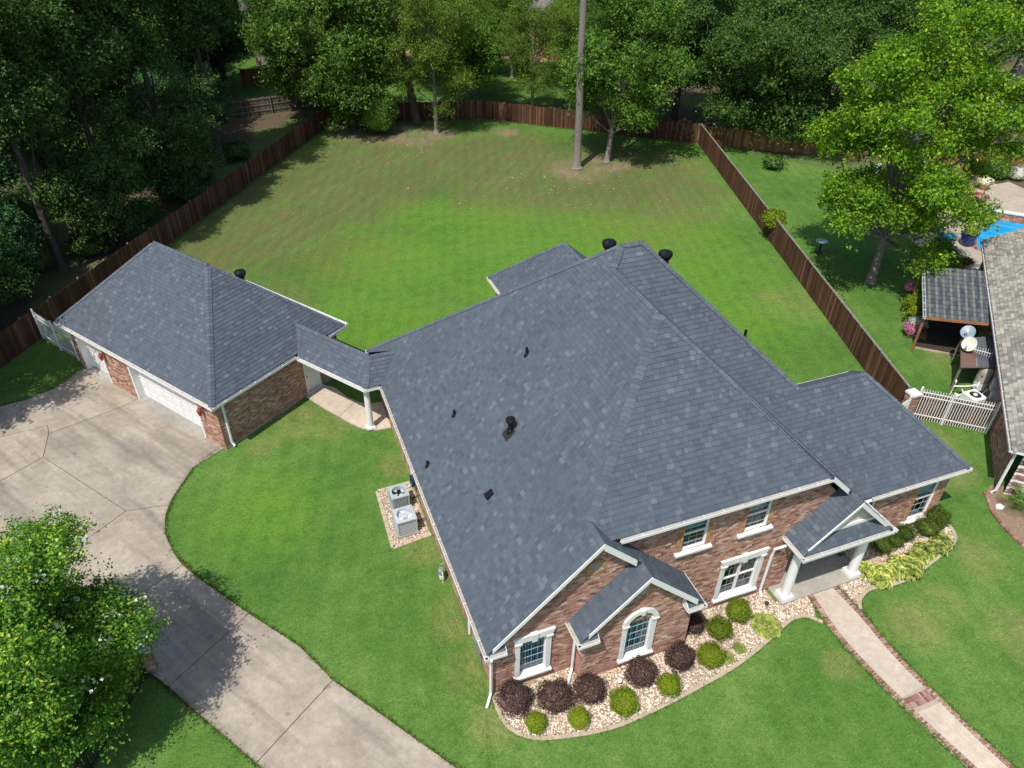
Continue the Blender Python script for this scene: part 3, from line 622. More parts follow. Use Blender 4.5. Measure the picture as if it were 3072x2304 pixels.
# eave returns at the gable feet
zRT = lambda y, y0, z: z+.9*(y-y0)
rf.plane([(.1, .1, 2.99), (.78, .1, 2.99), (.78, .46, 3.31), (.42, .46, 3.31)], phase=1)
rf.plane([(3.25, -.56, 2.99), (3.94, -.56, 2.99), (3.94, -.16, 3.35), (3.6, -.16, 3.35)], phase=1)
rf.plane([(7.5, -.56, 2.99), (8.15, -.56, 2.99), (7.8, -.16, 3.35), (7.5, -.16, 3.35)], phase=1)
# rear room
zW2 = lambda x: 2.9+.99*(x-8.65); zE2 = lambda x: 2.9+.99*(15.65-x); zN2 = lambda y: 2.9+.97*(24.96-y)
nW2 = rf.plane(px([(8.75, 24.86), (8.75, 19.5), (12.15, 16), (12.15, 21.37)], zW2), phase=1); nE2 = rf.plane(px([(15.55, 24.86), (15.55, 19.5), (12.15, 16), (12.15, 21.37)], zE2), phase=1); nN2 = rf.plane(py([(8.75, 24.86), (12.15, 21.37), (15.55, 24.86)], zN2), phase=1)
# porch roof (its east slope lies in the plane of the big east slope)
zPW = lambda x: 3.239+.931*(x-12.58); zPF = lambda y: 3.239+1.3*(y+.37)
nPW = rf.plane(px([(12.68, -.16), (14.85, -.16), (14.85, .92), (12.68, .92)], zPW), phase=2)
rf.plane([(12.68, -.27, zPW(12.68)), (12.87, -.16, zPW(12.87)), (12.68, -.16, zPW(12.68))], phase=2)
nPE = rf.plane(px([(14.85, -.16), (17.0, -.16), (17.0, .46), (14.85, .46)], zEM), phase=2)
rf.plane(py([(12.73, -.27), (16.80, -.27), (16.26, .14), (13.31, .14)], zPF), phase=3); rf.plane(px([(16.83, -.27), (17.0, -.27), (17.0, -.16), (16.68, -.16)], zEM), phase=2)
V = lambda x, y, z: (x, y, z)
RC = rf.cap
RC((4.125, .12, zW(4.125)), (4.125, 1.144, zW(4.125)), nW, nGE); RC((4.125, 1.144, zW(4.125)), (8.635, 5.762, zW(8.635)), nW, nSM, .17)
RC((8.635, 5.762, zW(8.635)), (8.635, YR, zW(8.635)), nW, nEM); RC((13.69, .6, zSM(.6)), (8.635, 5.762, zW(8.635)), nSM, nEM)
RC((8.635, YR, zW(8.635)), (9.232, 9.984, 12.06), nW, nSR); RC((9.232, 9.984, 12.06), (10.168, 9.984, 12.06), nSR, nN)
RC((.1, 19.48, 3.0), (9.232, 9.984, 12.06), nW, nN); RC((15.404, 4.952, 6.893), (10.168, 9.984, 12.06), nSR, nE)
RC((15.404, 4.952, 6.893), (18.796, 4.952, 6.893), nSR, nNW); RC((22.7, 1.434, zSR(1.434)), (18.796, 4.952, 6.893), nSR, nEW)
RC((19.34, 19.48, 3.0), (10.168, 9.984, 12.06), nN, nE); RC((22.7, 8.9, 3.29), (18.796, 4.952, 6.893), nNW, nEW)
RC((5.703, -.54, zBW(5.703)), (5.703, .44, zBW(5.703)), nBW, nGE); RC((8.75, 24.86, zW2(8.75)), (12.15, 21.37, zW2(12.15)), nW2, nN2); RC((12.15, 21.37, zW2(12.15)), (12.15, 16, zW2(12.15)), nW2, nE2)
RC((14.85, -.15, zPW(14.85)), (14.85, 1.0, zPW(14.85)), nPW, nPE)
roof = rf.out(house, 300, 300)
# walls
bk = Bricks(); S = (0, -1, 0); X1 = (1, 0, 0)
FG = Fr((0, .45, 0), X1, S); FB = Fr((0, -.2, 0), X1, S); FM = Fr((0, .92, 0), X1, S); FWg = Fr((0, 1.78, 0), X1, S)
hG = (1.42, 2.44, .62, 2.62); hB = (5.28, 6.3, .62, 2.62); hM = (10.1, 11.72, .6, 2.6); hU1 = (7.82, 8.84, 4.3, 5.85); hU2 = (10.5, 11.52, 4.3, 5.85); hR1 = (20.66, 21.78, .32, 2.75); hR2 = (17.15, 18.25, .32, 2.75)
bk.wall(FG, [(.45, 0), (4.3, 0), (4.3, 6.75), (4.125, 6.88), (.45, 3.24)], [hG], seed=1); bk.wall(FG, [(4.3, 0), (7.99, 0), (7.99, 3.02), (4.3, 6.68)], seed=2, bricks=True)
bk.wall(FB, [(3.6, 0), (8.0, 0), (8.0, 2.95), (5.703, 5.3), (3.6, 3.2)], [hB], seed=3)
bk.wall(Fr((3.6, .45, 0), (0, -1, 0), (-1, 0, 0)), [(0, 0), (.65, 0), (.65, 3.2), (0, 3.2)], seed=4)
bk.wall(Fr((8.0, -.2, 0), (0, 1, 0), (1, 0, 0)), [(0, 0), (1.12, 0), (1.12, 2.95), (0, 2.95)], seed=5)
bk.wall(FM, [(4.9, 3.1), (16.4, 3.1), (13.45, 6.25), (4.9, 6.25)], [hU1, hU2], seed=6); bk.wall(FM, [(8.0, 0), (13.3, 0), (13.3, 3.1), (8.0, 3.1)], [hM], seed=7)
bk.wall(Fr((13.3, .92, 0), (0, 1, 0), (1, 0, 0)), [(0, 0), (2.2, 0), (2.2, 3.1), (0, 3.1)], seed=8)
bk.wall(FWg, [(16.6, 0), (22.35, 0), (22.35, 3.1), (16.6, 3.1)], [hR1, hR2], seed=9)
bk.wall(Fr((16.6, 1.78, 0), (0, 1, 0), (-1, 0, 0)), [(0, 0), (1.4, 0), (1.4, 3.1), (0, 3.1)], seed=10)
bk.wall(Fr((22.35, 1.78, 0), (0, 1, 0), (1, 0, 0)), [(0, 0), (6.4, 0), (6.4, 3.1), (0, 3.1)], seed=11)
bk.wall(Fr((.45, 19.1, 0), (0, -1, 0), (-1, 0, 0)), [(0, 0), (18.65, 0), (18.65, 2.85), (0, 2.85)], seed=12)
for F_, w_ in ((Fr((.45, 19.1, 0), X1, (0, 1, 0)), 18.5), (Fr((9.1, 24.5, 0), X1, (0, 1, 0)), 6.1)): bk.wall(F_, [(0, 0), (w_, 0), (w_, 2.85), (0, 2.85)], bricks=False)
bk.wall(Fr((9.1, 24.5, 0), (0, -1, 0), (-1, 0, 0)), [(0, 0), (5.4, 0), (5.4, 2.85), (0, 2.85)], seed=13); bk.wall(Fr((15.2, 24.5, 0), (0, -1, 0), X1), [(0, 0), (5.4, 0), (5.4, 2.85), (0, 2.85)], bricks=False)
bk.wall(Fr((18.95, 8.2, 0), (0, 1, 0), X1), [(0, 0), (10.9, 0), (10.9, 2.85), (0, 2.85)], bricks=False); bk.wall(Fr((18.9, 8.2, 0), X1, (0, 1, 0)), [(0, 0), (3.45, 0), (3.45, 2.85), (0, 2.85)], bricks=False)
wall = bk.out(house, 300)
# soldier course below the gable rakes
sc = []
def soldier(F, a, b, h=.2, step=.098):
    (ua, za), (ub, zb) = a, b; n = int(abs(ub-ua)/step*1.3)
    for i in range(n):
        f = i/n; u, z = ua+(ub-ua)*f, za+(zb-za)*f; w = abs(ub-ua)/n*.84
        vs = [F.p(u, .022, z-h), F.p(u+w, .022, z+(zb-za)/n*.84-h), F.p(u+w, .022, z+(zb-za)/n*.84), F.p(u, .022, z)]
        sc.append((vs+[v-F.N*.012 for v in vs], [(0, 1, 2, 3)]+[(j, 4+j, 4+(j+1) % 4, (j+1) % 4) for j in range(4)]))
soldier(FG, (4.15, 6.82), (5.5, 5.48)); soldier(FB, (5.74, 5.24), (7.75, 3.2))
pieces_out(sc, 'soldier_brick', MT['brick'], wall, len(sc))
# oculus vents and tan jamb bricks
def oculus(F, u, z, r=.24):
    ring = MB(); n = 16
    for i in range(n):
        a, b = 2*math.pi*i/n+.02, 2*math.pi*(i+1)/n-.02
        ring.prism([F.p(u+math.cos(t)*q, 0, z+math.sin(t)*q) for q, t in ((r, a), (r+.13, a), (r+.13, b), (r, b))], F.N*.035)
    o = ring.build('oculus_vent', MT['tanbrick'], house); fix_normals(o.data)
    MB().prism([F.p(u+math.cos(2*math.pi*i/20)*r, .012, z+math.sin(2*math.pi*i/20)*r) for i in range(20)], F.N*.004).build('vent_louvre', MT['slabconc'], o)
oculus(FG, 4.12, 5.5); oculus(FB, 5.72, 4.35)
wG = window(house, FG, *hG, 4, 5, curtain='vertical', meet=False); surround(wG, FG, *hG)
wB = window(house, FB, *hB, 4, 5, curtain='vertical', meet=False); surround(wB, FB, *hB, arch=True)
wM = window(house, FM, *hM, 2, 4, mull=.05, curtain='none'); surround(wM, FM, *hM)
jb = []
for h, F_ in ((hU1, FM), (hU2, FM), (hR1, FWg), (hR2, FWg)):
    w_ = window(house, F_, *h, 3, 6, curtain='shade'); sill(w_, F_, h[0]-.26, h[1]+.26, h[2])
    z = h[2]+.01
    while z < h[3]:
        for side in (0, 1):
            for k, (wd, dd) in enumerate(((.1, .05), (.11, .028))):
                a = h[0]-wd-(.1 if k else 0) if side == 0 else h[1]+(.1 if k else 0); c = a+wd-.012
                vs = [F_.p(a, dd, z), F_.p(c, dd, z), F_.p(c, dd, z+.088), F_.p(a, dd, z+.088)]
                jb.append((vs+[v-F_.N*dd for v in vs], [(0, 1, 2, 3)]+[(j, 4+j, 4+(j+1) % 4, (j+1) % 4) for j in range(4)]))
        z += .098
pieces_out(jb, 'jamb_brick', MT['tanbrick'], wall, 200)
# fascia and rake boards
def fascia_piece(fn, *args):
    m = MB(); fn(m, *args); o = m.build('fascia', MT['white'], house); fix_normals(o.data)
HX = lambda m, q: m.hexa(q)
fascia_piece(rake, (.3, .07, zW(.3)+.03), (4.125, .07, zW(4.125)+.03), (0, 1, 0)); fascia_piece(rake, (4.125, .07, zGE(4.125)+.03), (5.45, .07, zGE(5.45)+.03), (0, 1, 0), .3)
fascia_piece(rake, (3.55, -.58, zBW(3.55)+.03), (5.703, -.58, zBW(5.703)+.03), (0, 1, 0)); fascia_piece(rake, (5.703, -.58, zGE(5.703)+.03), (7.85, -.58, zGE(7.85)+.03), (0, 1, 0), .28)
fascia_piece(rake, (13.62, .42, zEM(13.62)+.03), (14.6, .42, zEM(14.6)+.03), (0, 1, 0), .25)
fascia_piece(rake, (12.85, -.19, zPW(12.85)+.03), (14.85, -.19, zPW(14.85)+.03), (0, 1, 0), .16); fascia_piece(rake, (14.85, -.19, zEM(14.85)+.03), (16.75, -.19, zEM(16.75)+.03), (0, 1, 0), .22)
fascia_piece(HX, [(7.48, -.6, 2.84), (7.5, -.6, 2.84), (7.5, -.14, 2.84), (7.48, -.14, 2.84), (7.48, -.6, 2.98), (7.5, -.6, 2.98), (7.5, -.14, 3.4), (7.48, -.14, 3.4)])
fascia_piece(HX, [(.78, .05, 2.84), (.8, .05, 2.84), (.8, .46, 2.84), (.78, .46, 2.84), (.78, .05, 2.98), (.8, .05, 2.98), (.8, .46, 3.33), (.78, .46, 3.33)])
fascia_piece(HX, [(3.94, -.6, 2.84), (3.96, -.6, 2.84), (3.96, -.18, 2.84), (3.94, -.18, 2.84), (3.94, -.6, 2.98), (3.96, -.6, 2.98), (3.96, -.18, 3.36), (3.94, -.18, 3.36)])
sf = MB()
for q in ([(.02, .02), (.45, .02), (.45, 19.5), (.02, 19.5)], [(.45, .02), (.8, .02), (.8, .45), (.45, .45)], [(3.17, -.6), (3.6, -.6), (3.6, .45), (3.17, .45)], [(3.6, -.6), (3.95, -.6), (3.95, -.2), (3.6, -.2)], [(7.48, -.6), (8.22, -.6), (8.22, -.2), (7.48, -.2)], [(8.0, -.2), (8.22, -.2), (8.22, .92), (8.0, .92)]):
    sf.add([(x, y, 2.79) for x, y in q], [(0, 1, 2, 3)])
sf.add([(5.1, .5, 6.26), (13.75, .5, 6.26), (13.75, .92, 6.26), (5.1, .92, 6.26)], [(0, 1, 2, 3)])
sf.add([(16.6, 1.36, 3.08), (22.78, 1.36, 3.08), (22.78, 1.78, 3.08), (16.6, 1.78, 3.08)], [(0, 1, 2, 3)]); sf.add([(22.35, 1.78, 3.08), (22.78, 1.78, 3.08), (22.78, 8.6, 3.08), (22.35, 8.6, 3.08)], [(0, 1, 2, 3)])
sf.add([(12.62, -.33, 3.1), (17.06, -.33, 3.1), (17.06, 3.0, 3.1), (12.62, .92, 3.1)], [(0, 1, 2, 3)]); sf.add([(8.7, 24.9, 2.79), (9.1, 24.9, 2.79), (9.1, 19.4, 2.79), (8.7, 19.4, 2.79)], [(0, 1, 2, 3)])
sf.build('soffit', MT['white'], house)
gutter(house, [(.8, 0, 2.9), (0, 0, 2.9), (0, 16.18, 2.9)], [(0, -1, 0), (-1, 0, 0)])
gutter(house, [(0, 18.6, 2.9), (0, 19.58, 2.9), (9, 19.58, 2.9)], [(-1, 0, 0), (0, 1, 0)])
gutter(house, [(5.02, .47, 6.368), (13.74, .47, 6.368)], [(0, -1, 0)])
gutter(house, [(3.15, .46, 2.9), (3.15, -.66, 2.9), (3.96, -.66, 2.9)], [(-1, 0, 0), (0, -1, 0)]); gutter(house, [(7.5, -.66, 2.9), (8.25, -.66, 2.9), (8.25, .9, 2.9)], [(0, -1, 0), (1, 0, 0)])
gutter(house, [(17.45, 1.334, 3.192), (22.8, 1.334, 3.192), (22.8, 9.02, 3.22), (19.2, 9.02, 3.22)], [(0, -1, 0), (1, 0, 0), (0, 1, 0)])
gutter(house, [(12.58, .9, 3.239), (12.58, -.37, 3.239), (17.1, -.37, 3.239), (17.1, 1.3, 3.17)], [(-1, 0, 0), (0, -1, 0), (1, 0, 0)])
gutter(house, [(8.65, 19.6, 2.9), (8.65, 24.96, 2.9), (12.2, 24.96, 2.9)], [(-1, 0, 0), (0, 1, 0)])
downspout(house, [(.2, -.04, 2.86), (.3, .30, 2.55), (.3, .34, .3), (.14, .12, .12), (0, -.06, .08)])
downspout(house, [(3.3, .1, 2.82), (3.45, .2, 2.5), (3.45, .22, .35), (3.2, -.1, .12), (3.1, -.3, .1)]); downspout(house, [(12.5, .55, 3.15), (12.2, .75, 2.85), (12.2, .8, 2.4), (12.2, .82, .25), (12.15, .6, .1)])
downspout(house, [(.15, 11.75, 2.82), (.36, 11.75, 2.55), (.36, 11.75, .2), (.15, 11.75, .1)]); downspout(house, [(.15, 3.0, 2.82), (.36, 3.0, 2.5), (.36, 3.0, .2)])
# porch: gable, columns, slab, door
pg = MB(); pg.prism([(13.3, .14, 3.9), (16.4, .14, 3.9), (14.85, .14, 5.28)], (0, .06, 0)); o = pg.build('porch_gable', MT['stucco'], house); fix_normals(o.data)
MB().box(13.45, 16.12, .06, .139, 3.84, 3.99).build('gable_trim', MT['white'], o)
MB().box(12.7, 17.0, -.28, -.2, 2.92, 3.1).build('porch_beam', MT['white'], house)
for cx_ in (13.06, 16.45):
    c = MB(); c.lathe((cx_, .33, 0), [(.215, .27), (.23, .32), (.2, .36), (.195, 1.2), (.165, 2.78), (.2, 2.82), (.2, 2.88)], 24); c = c.build('column', MT['white'], house, smooth=False)
    MB().box(cx_-.27, cx_+.27, .06, .6, .1, .28).build('column_base', MT['white'], c); MB().box(cx_-.23, cx_+.23, .1, .56, 2.88, 3.1).build('column_capital', MT['white'], c)
MB().box(12.7, 16.85, .0, 1.2, .0, .115).build('porch_slab', MT['slabconc'], house); MB().box(13.32, 16.58, 1.2, 3.2, .0, .113).build('porch_slab', MT['slabconc'], house)
bw = MB(); bw.box(13.3, 16.6, 3.15, 3.25, 0, 3.1); bw.build('entry_wall', MT['stucco'], house)
dr = MB(); dr.box(14.4, 15.5, 3.08, 3.14, .12, 2.5); dr = dr.build('front_door', MT['barkdark'], house); MB().lathe((14.5, 3.04, 1.1), [(.03, 0), (.03, .05)], 8).build('handle', MT['steel'], dr)
# roof vents and pipes
def turbine(x, y, z, parent, r=.27):
    b = MB(); b.lathe((x, y, z), [(.17, -.35), (.17, .18), (.24, .2)], 16); b = b.build('turbine_vent', MT['black'], parent)
    h = MB(); n = 18
    for i in range(n):
        a = 2*math.pi*i/n; prof = [(.17, .2), (r*.9, .27), (r, .36), (r*.92, .46), (r*.5, .53), (.02, .55)]; a2 = a+.3
        for (r0, z0_), (r1, z1_) in zip(prof, prof[1:]):
            h.add([(x+r0*math.cos(a), y+r0*math.sin(a), z+z0_), (x+r0*.93*math.cos(a2), y+r0*.93*math.sin(a2), z+z0_), (x+r1*.93*math.cos(a2), y+r1*.93*math.sin(a2), z+z1_), (x+r1*math.cos(a), y+r1*math.sin(a), z+z1_)], [(0, 1, 2, 3)])
    h.build('turbine_fin', MT['black'], b)
turbine(9.0, 10.55, zN(10.55), house, .3); turbine(11.1, 9.6, zE(11.1), house, .3)
def pipe(x, y, z, parent, h=.36, r=.06, mat='black'):
    p = MB(); p.lathe((x, y, z), [(r*2.2, -.1), (r*1.3, .08), (r, .1), (r, h)], 10); p.build('vent_pipe', MT[mat], parent)
pipe(5.12, 9.54, zW(5.12), house); pipe(2.15, 10.28, zW(2.15), house, .28); pipe(.6, 9.26, zW(.6), house, .25); pipe(14.3, 7.6, zE(14.3), house, .4)
fv = MB(); zz = zW(3.49); fv.lathe((3.49, 7.02, zz), [(.16, -.25), (.13, .12), (.11, .14), (.11, .5), (.19, .52), (.2, .6), (.17, .66), (.03, .69)], 18); fl = fv.build('flue_vent', MT['black'], house)
fn = MB(); u_ = Vector((1, 0, .992)).normalized(); c_ = Vector((3.45, 7.02, zW(3.45)))+Vector((-.7, 0, .7))*.03; fn.prism([c_-u_*.3+Vector((0, -.25, 0)), c_+u_*.25+Vector((0, -.25, 0)), c_+u_*.25+Vector((0, .25, 0)), c_-u_*.3+Vector((0, .25, 0))], Vector((-.7, 0, .7))*.008); fn.build('flashing', MT['blackmatte'], fl)
bv = MB(); c_ = Vector((2.06, 5.39, zW(2.06))); n_ = Vector((-.704, 0, .71)); bv.hexa([c_-u_*.18+Vector((0, -.16, 0)), c_+u_*.18+Vector((0, -.16, 0)), c_+u_*.18+Vector((0, .16, 0)), c_-u_*.18+Vector((0, .16, 0)), c_-u_*.18+Vector((0, -.14, 0))+n_*.13, c_+u_*.16+Vector((0, -.14, 0))+n_*.05, c_+u_*.16+Vector((0, .14, 0))+n_*.05, c_-u_*.18+Vector((0, .14, 0))+n_*.13]); o = bv.build('box_vent', MT['black'], house); fix_normals(o.data)
fv = MB(); fv.lathe((10.75, 19.6, zW2(10.75)), [(.12, -.2), (.09, .1), (.09, .4), (.16, .42), (.17, .5), (.03, .56)], 14); fv.build('flue_vent', MT['black'], house)

# ---------------------------------------------------------------- the garage and the breezeway
TH = R(54.711); GU = Vector((-math.cos(TH), math.sin(TH), 0)); GV = Vector((math.sin(TH), math.cos(TH), 0)); GO = Vector((-7.742, 17.487, 0))
def GP(u, v, z=0): return GO+GU*u+GV*v+Vector((0, 0, z))
GL, GD, HG = 12.49, 8.117, 3.065
garage = thing('brick_garage', 'detached brick garage with hip roof and two white overhead doors', 'garage', GP(GL/2, GD/2))
gr = Roof(11); k_ = .968
zd = lambda v: HG+k_*(v+.45); ze = lambda u: HG+k_*(u+.45); zb = lambda v: HG+k_*(GD+.45-v); zw = lambda u: HG+k_*(GL+.45-u)
h_ = GD/2; u1_, u2_ = h_, GL-h_
nd_ = gr.plane([GP(-.35, -.35, zd(-.35)), GP(GL+.35, -.35, zd(-.35)), GP(u2_, h_, zd(h_)), GP(u1_, h_, zd(h_))]); ne_ = gr.plane([GP(-.35, -.35, ze(-.35)), GP(u1_, h_, ze(u1_)), GP(-.35, GD+.35, ze(-.35))], phase=1)
nb_ = gr.plane([GP(-.35, GD+.35, zb(GD+.35)), GP(GL+.35, GD+.35, zb(GD+.35)), GP(u2_, h_, zb(h_)), GP(u1_, h_, zb(h_))], phase=2); nw_ = gr.plane([GP(GL+.35, -.35, zw(GL+.35)), GP(GL+.35, GD+.35, zw(GL+.35)), GP(u2_, h_, zw(u2_))], phase=3)
zt = zd(h_)
gr.cap(GP(-.35, -.35, zd(-.35)), GP(u1_, h_, zt), nd_, ne_, .17); gr.cap(GP(u1_, h_, zt), GP(u2_, h_, zt), nd_, nb_); gr.cap(GP(GL+.35, -.35, zd(-.35)), GP(u2_, h_, zt), nd_, nw_); gr.cap(GP(-.35, GD+.35, zd(-.35)), GP(u1_, h_, zt), nb_, ne_)
gr.out(garage, 200, 100)
gb = Bricks(); FD = Fr(GO, GU, -GV); FE = Fr(GO, GV, -GU)
hD1 = (1.548, 7.255, -.1, 2.42); hD2 = (9.618, 12.1, -.1, 2.42); hPD = (5.55, 6.5, -.1, 2.2)
gb.wall(FD, [(0, 0), (GL, 0), (GL, 3.0), (0, 3.0)], [hD1, hD2], seed=21); gb.wall(FE, [(0, 0), (GD, 0), (GD, 3.0), (0, 3.0)], [hPD], seed=22)
gb.wall(Fr(GP(GL, 0), GV, GU), [(0, 0), (GD, 0), (GD, 3.0), (0, 3.0)], seed=23, bricks=False); gb.wall(Fr(GP(0, GD), GU, GV), [(0, 0), (GL, 0), (GL, 3.0), (0, 3.0)], bricks=False)
gw = gb.out(garage, 150)
MB().fbox(FE, 0, GD, -.05, .03, -.02, .12).build('footing', MT['slabconc'], garage)
def garage_door(h, cols):
    u0, u1, _, z1 = h; d = -.38
    b = MB(); b.fbox(FD, u0, u1, d-.06, d, .04, z1); b = b.build('garage_door', MT['white'], garage)
    H = (z1-.04)/4; W = (u1-u0)/cols; pm = MB().fbox(WORLD, -W/2+.07, W/2-.07, -.006, .012, -H/2+.07, H/2-.07).mesh('door_panel', MT['white']); 
    rot = Matrix((GU, -GV, Vector((0, 0, 1)))).transposed().to_4x4()
    for i in range(cols):
        for j in range(4):
            q = bpy.data.objects.new('panel', pm); link(q, b, Matrix.Translation(FD.p(u0+W*(i+.5), d+.002, .04+H*(j+.5))) @ rot)
    s = MB()
    for j in range(1, 4): s.fbox(FD, u0, u1, d-.002, d+.003, .04+H*j-.008, .04+H*j+.008)
    s.build('section_seam', MT['steel'], b)
    t = MB(); t.fbox(FD, u0-.004, u0+.12, d, .02, .02, z1); t.fbox(FD, u1-.12, u1+.004, d, .02, .02, z1); t.fbox(FD, u0, u1, d, .02, z1-.1, z1+.004); t.build('door_trim', MT['white'], b)
    MB().fbox(FD, u0, u1, d-.06, .25, .0, .045).build('threshold', MT['slabconc'], b)
garage_door(hD1, 8); garage_door(hD2, 4)
lint = MB(); lint.fbox(FD, hD1[0]-.05, hD1[1]+.05, .005, .03, 2.42, 2.6); lint.fbox(FD, hD2[0]-.05, hD2[1]+.05, .005, .03, 2.42, 2.6); lint.build('lintel', MT['white'], garage)
pd = MB(); pd.fbox(FE, 5.6, 6.45, -.16, -.1, .12, 2.16); pd = pd.build('side_door', MT['white'], garage)
for uu in (5.7, 6.08):
    for z0_, z1_ in ((.25, .95), (1.1, 2.0)): MB().fbox(FE, uu, uu+.28, -.1, -.085, z0_, z1_).build('panel', MT['white'], pd)
MB().fbox(FE, 5.66, 5.72, -.09, -.03, 1.05, 1.11).build('handle', MT['black'], pd)
t = MB(); t.fbox(FE, 5.5, 5.6, -.16, .02, .1, 2.24); t.fbox(FE, 6.45, 6.55, -.16, .02, .1, 2.24); t.fbox(FE, 5.6, 6.45, -.16, .02, 2.16, 2.24); t.fbox(FE, 5.5, 6.55, -.2, .1, 0, .1); t.build('door_frame', MT['white'], pd)
G3 = lambda u, v, z: tuple(GP(u, v, z))
gutter(garage, [G3(-.45, 4.87, HG), G3(-.45, -.45, HG), G3(GL+.45, -.45, HG), G3(GL+.45, GD+.45, HG)], [-GU, -GV, GU]); gutter(garage, [G3(-.45, 7.29, HG), G3(-.45, GD+.5, HG)], [-GU]); gutter(garage, [G3(-.45, GD+.55, HG+.13), G3(GL+.45, GD+.55, HG+.13)], [GV])
s_ = MB()
for q in (((-.42, -.42), (GL+.42, -.42), (GL+.42, 0), (-.42, 0)), ((-.42, 0), (0, 0), (0, GD+.42), (-.42, GD+.42)), ((GL, 0), (GL+.42, 0), (GL+.42, GD+.42), (GL, GD+.42)), ((0, GD), (GL, GD), (GL, GD+.42), (0, GD+.42))): s_.add([GP(u, v, HG-.11) for u, v in q], [(0, 1, 2, 3)])
s_.build('soffit', MT['white'], garage)
downspout(garage, [GP(-.38, .35, HG-.05), GP(-.08, .35, 2.7), GP(-.06, .35, .3), GP(-.2, .35, .1)], .06)
for uu in (9.35, 1.1):                             # carriage lanterns on the piers
    l = MB(); l.fbox(FD, uu-.05, uu+.05, 0, .04, 1.95, 2.25); l.fbox(FD, uu-.02, uu+.02, .04, .22, 2.2, 2.24); l.lathe(FD.p(uu, .22, 0), [(.06, 1.85), (.1, 1.95), (.13, 2.18), (.05, 2.3), (.02, 2.36)], 8); l.build('wall_lantern', MT['red'], garage)
turbine(*GP(3.2, 5.2, zb(5.2)), garage, .3)
# breezeway
brz = thing('breezeway', 'narrow shingled breezeway roof on white column joining garage and house', 'breezeway', (-.6, 16.6, 0))
br = Roof(15); HB = 2.95; zs = lambda v: HB+k_*(v-4.87); zn = lambda v: HB+k_*(7.29-v)
J = (-.14, 17.27, zs(6.08))
n1 = br.plane([GP(-.45, 4.97, zs(4.97)), GP(-5.15, 4.97, zs(4.97)), J, GP(.62, 6.08, zs(6.08))]); n2 = br.plane([GP(-.45, 7.19, zn(7.19)), GP(-3.9, 7.19, zn(7.19)), J, GP(.62, 6.08, zs(6.08))], phase=1)
zc = lambda y: HB+k_*(y-16.06); n3 = br.plane([(-.68, 16.16, zc(16.16)), (.15, 16.16, zc(16.16)), (1.3, 17.27, zc(17.27)), J], phase=2); n4 = br.plane([J, (1.3, 17.27, zc(17.27)), (.12, 18.42, HB+.06), (-.05, 18.75, HB+.02)], phase=3)
br.cap(GP(.6, 6.08, zs(6.08)), J, n1, n2); br.cap(J, (1.25, 17.27, zc(17.27)), n3, n4); br.cap(GP(-5.15, 4.97, zs(4.97)), J, n1, n3)
br.out(brz, 60, 40)
gutter(brz, [G3(-.45, 4.87, HB), G3(-5.2, 4.87, HB), (0, 16.12, HB)], [-GV, (0.1, -1, 0)]); gutter(brz, [G3(-.45, 7.29, HB), G3(-3.4, 7.29, HB)], [GV])
soffit(brz, [GP(-.0, 4.9, HB-.12), GP(-5.15, 4.9, HB-.12), (.45, 16.1, HB-.12), (.45, 18.8, HB-.12), GP(-3.4, 7.25, HB-.12), GP(0, 7.25, HB-.12)])
c = MB(); c.lathe((-.6, 16.66, 0), [(.2, .2), (.21, .24), (.17, .28), (.165, 1.2), (.145, 2.66), (.18, 2.7), (.18, 2.74)], 24); c = c.build('column', MT['white'], brz)
MB().box(-.82, -.38, 16.44, 16.88, .08, .2).build('column_base', MT['white'], c); MB().box(-.8, -.4, 16.46, 16.86, 2.74, 2.84).build('column_capital', MT['white'], c)
# ---------------------------------------------------------------- fences
def fence(name, label, cat, pts, h, bw, mat, seed, front=1, rails=True, gap=.006, cap=False, maxn=300, group=None, picket_tilt=.006):
    """boards along a polyline; front = +1 puts rails and posts on the left of the direction of travel"""
    rg = random.Random(seed); A = Vector((*pts[0], 0)); t = thing(name, label, cat, A, 0, group)
    vm = []
    for i in range(4):
        hh = h*(1-.012*i); m = MB().box(-bw/2+gap/2, bw/2-gap/2, -.009, .009, .03, hh); vm.append(m.mesh('fence_board', mat))
    n = 0
    for a, b in zip(pts, pts[1:]):
        a, b = Vector((*a, 0)), Vector((*b, 0)); d = (b-a).normalized(); L_ = (b-a).length; nr = Vector((-d.y, d.x, 0))*front; k = int(L_/bw); ang = math.atan2(d.y, d.x)
        for i in range(k):
            p = a+d*(bw*(i+.5)); n += 1
            o = bpy.data.objects.new('board', rg.choice(vm)); link(o, t, Matrix.Translation((p.x, p.y, rg.uniform(-.012, .012))) @ Matrix.Rotation(ang, 4, 'Z') @ Matrix.Rotation(rg.uniform(-picket_tilt, picket_tilt), 4, 'Y') @ Matrix.Translation((0, rg.uniform(-.004, .004), 0)))
        F = Fr(a, d, nr)
        if rails:
            for z in (.35, h*.52, h-.25): MB().fbox(F, 0, L_, .012, .05, z, z+.09).build('rail', MT['greywood'], t)
            m = int(L_/2.4)
            for i in range(m+1): MB().fbox(F, L_*i/m-.045, L_*i/m+.045, .05, .14, 0, h+.02).build('post', MT['greywood'], t)
        if cap: MB().fbox(F, 0, L_, -.03, .10, h+.005, h+.04).build('top_rail', MT['greywood'], t)
    return t
fence('board_fence', 'long dark brown board fence shading the left side of back yard', 'fence', [(-22.2, 24.9), (5.9, 66.3)], 1.9, .168, MT['fencewood'], 1, 1)
fence('board_fence', 'dark brown board fence along the back of yard behind trees', 'fence', [(5.9, 66.3), (21.1, 62.8), (38.7, 48.7)], 1.9, .14, MT['fencewood'], 2, 1)
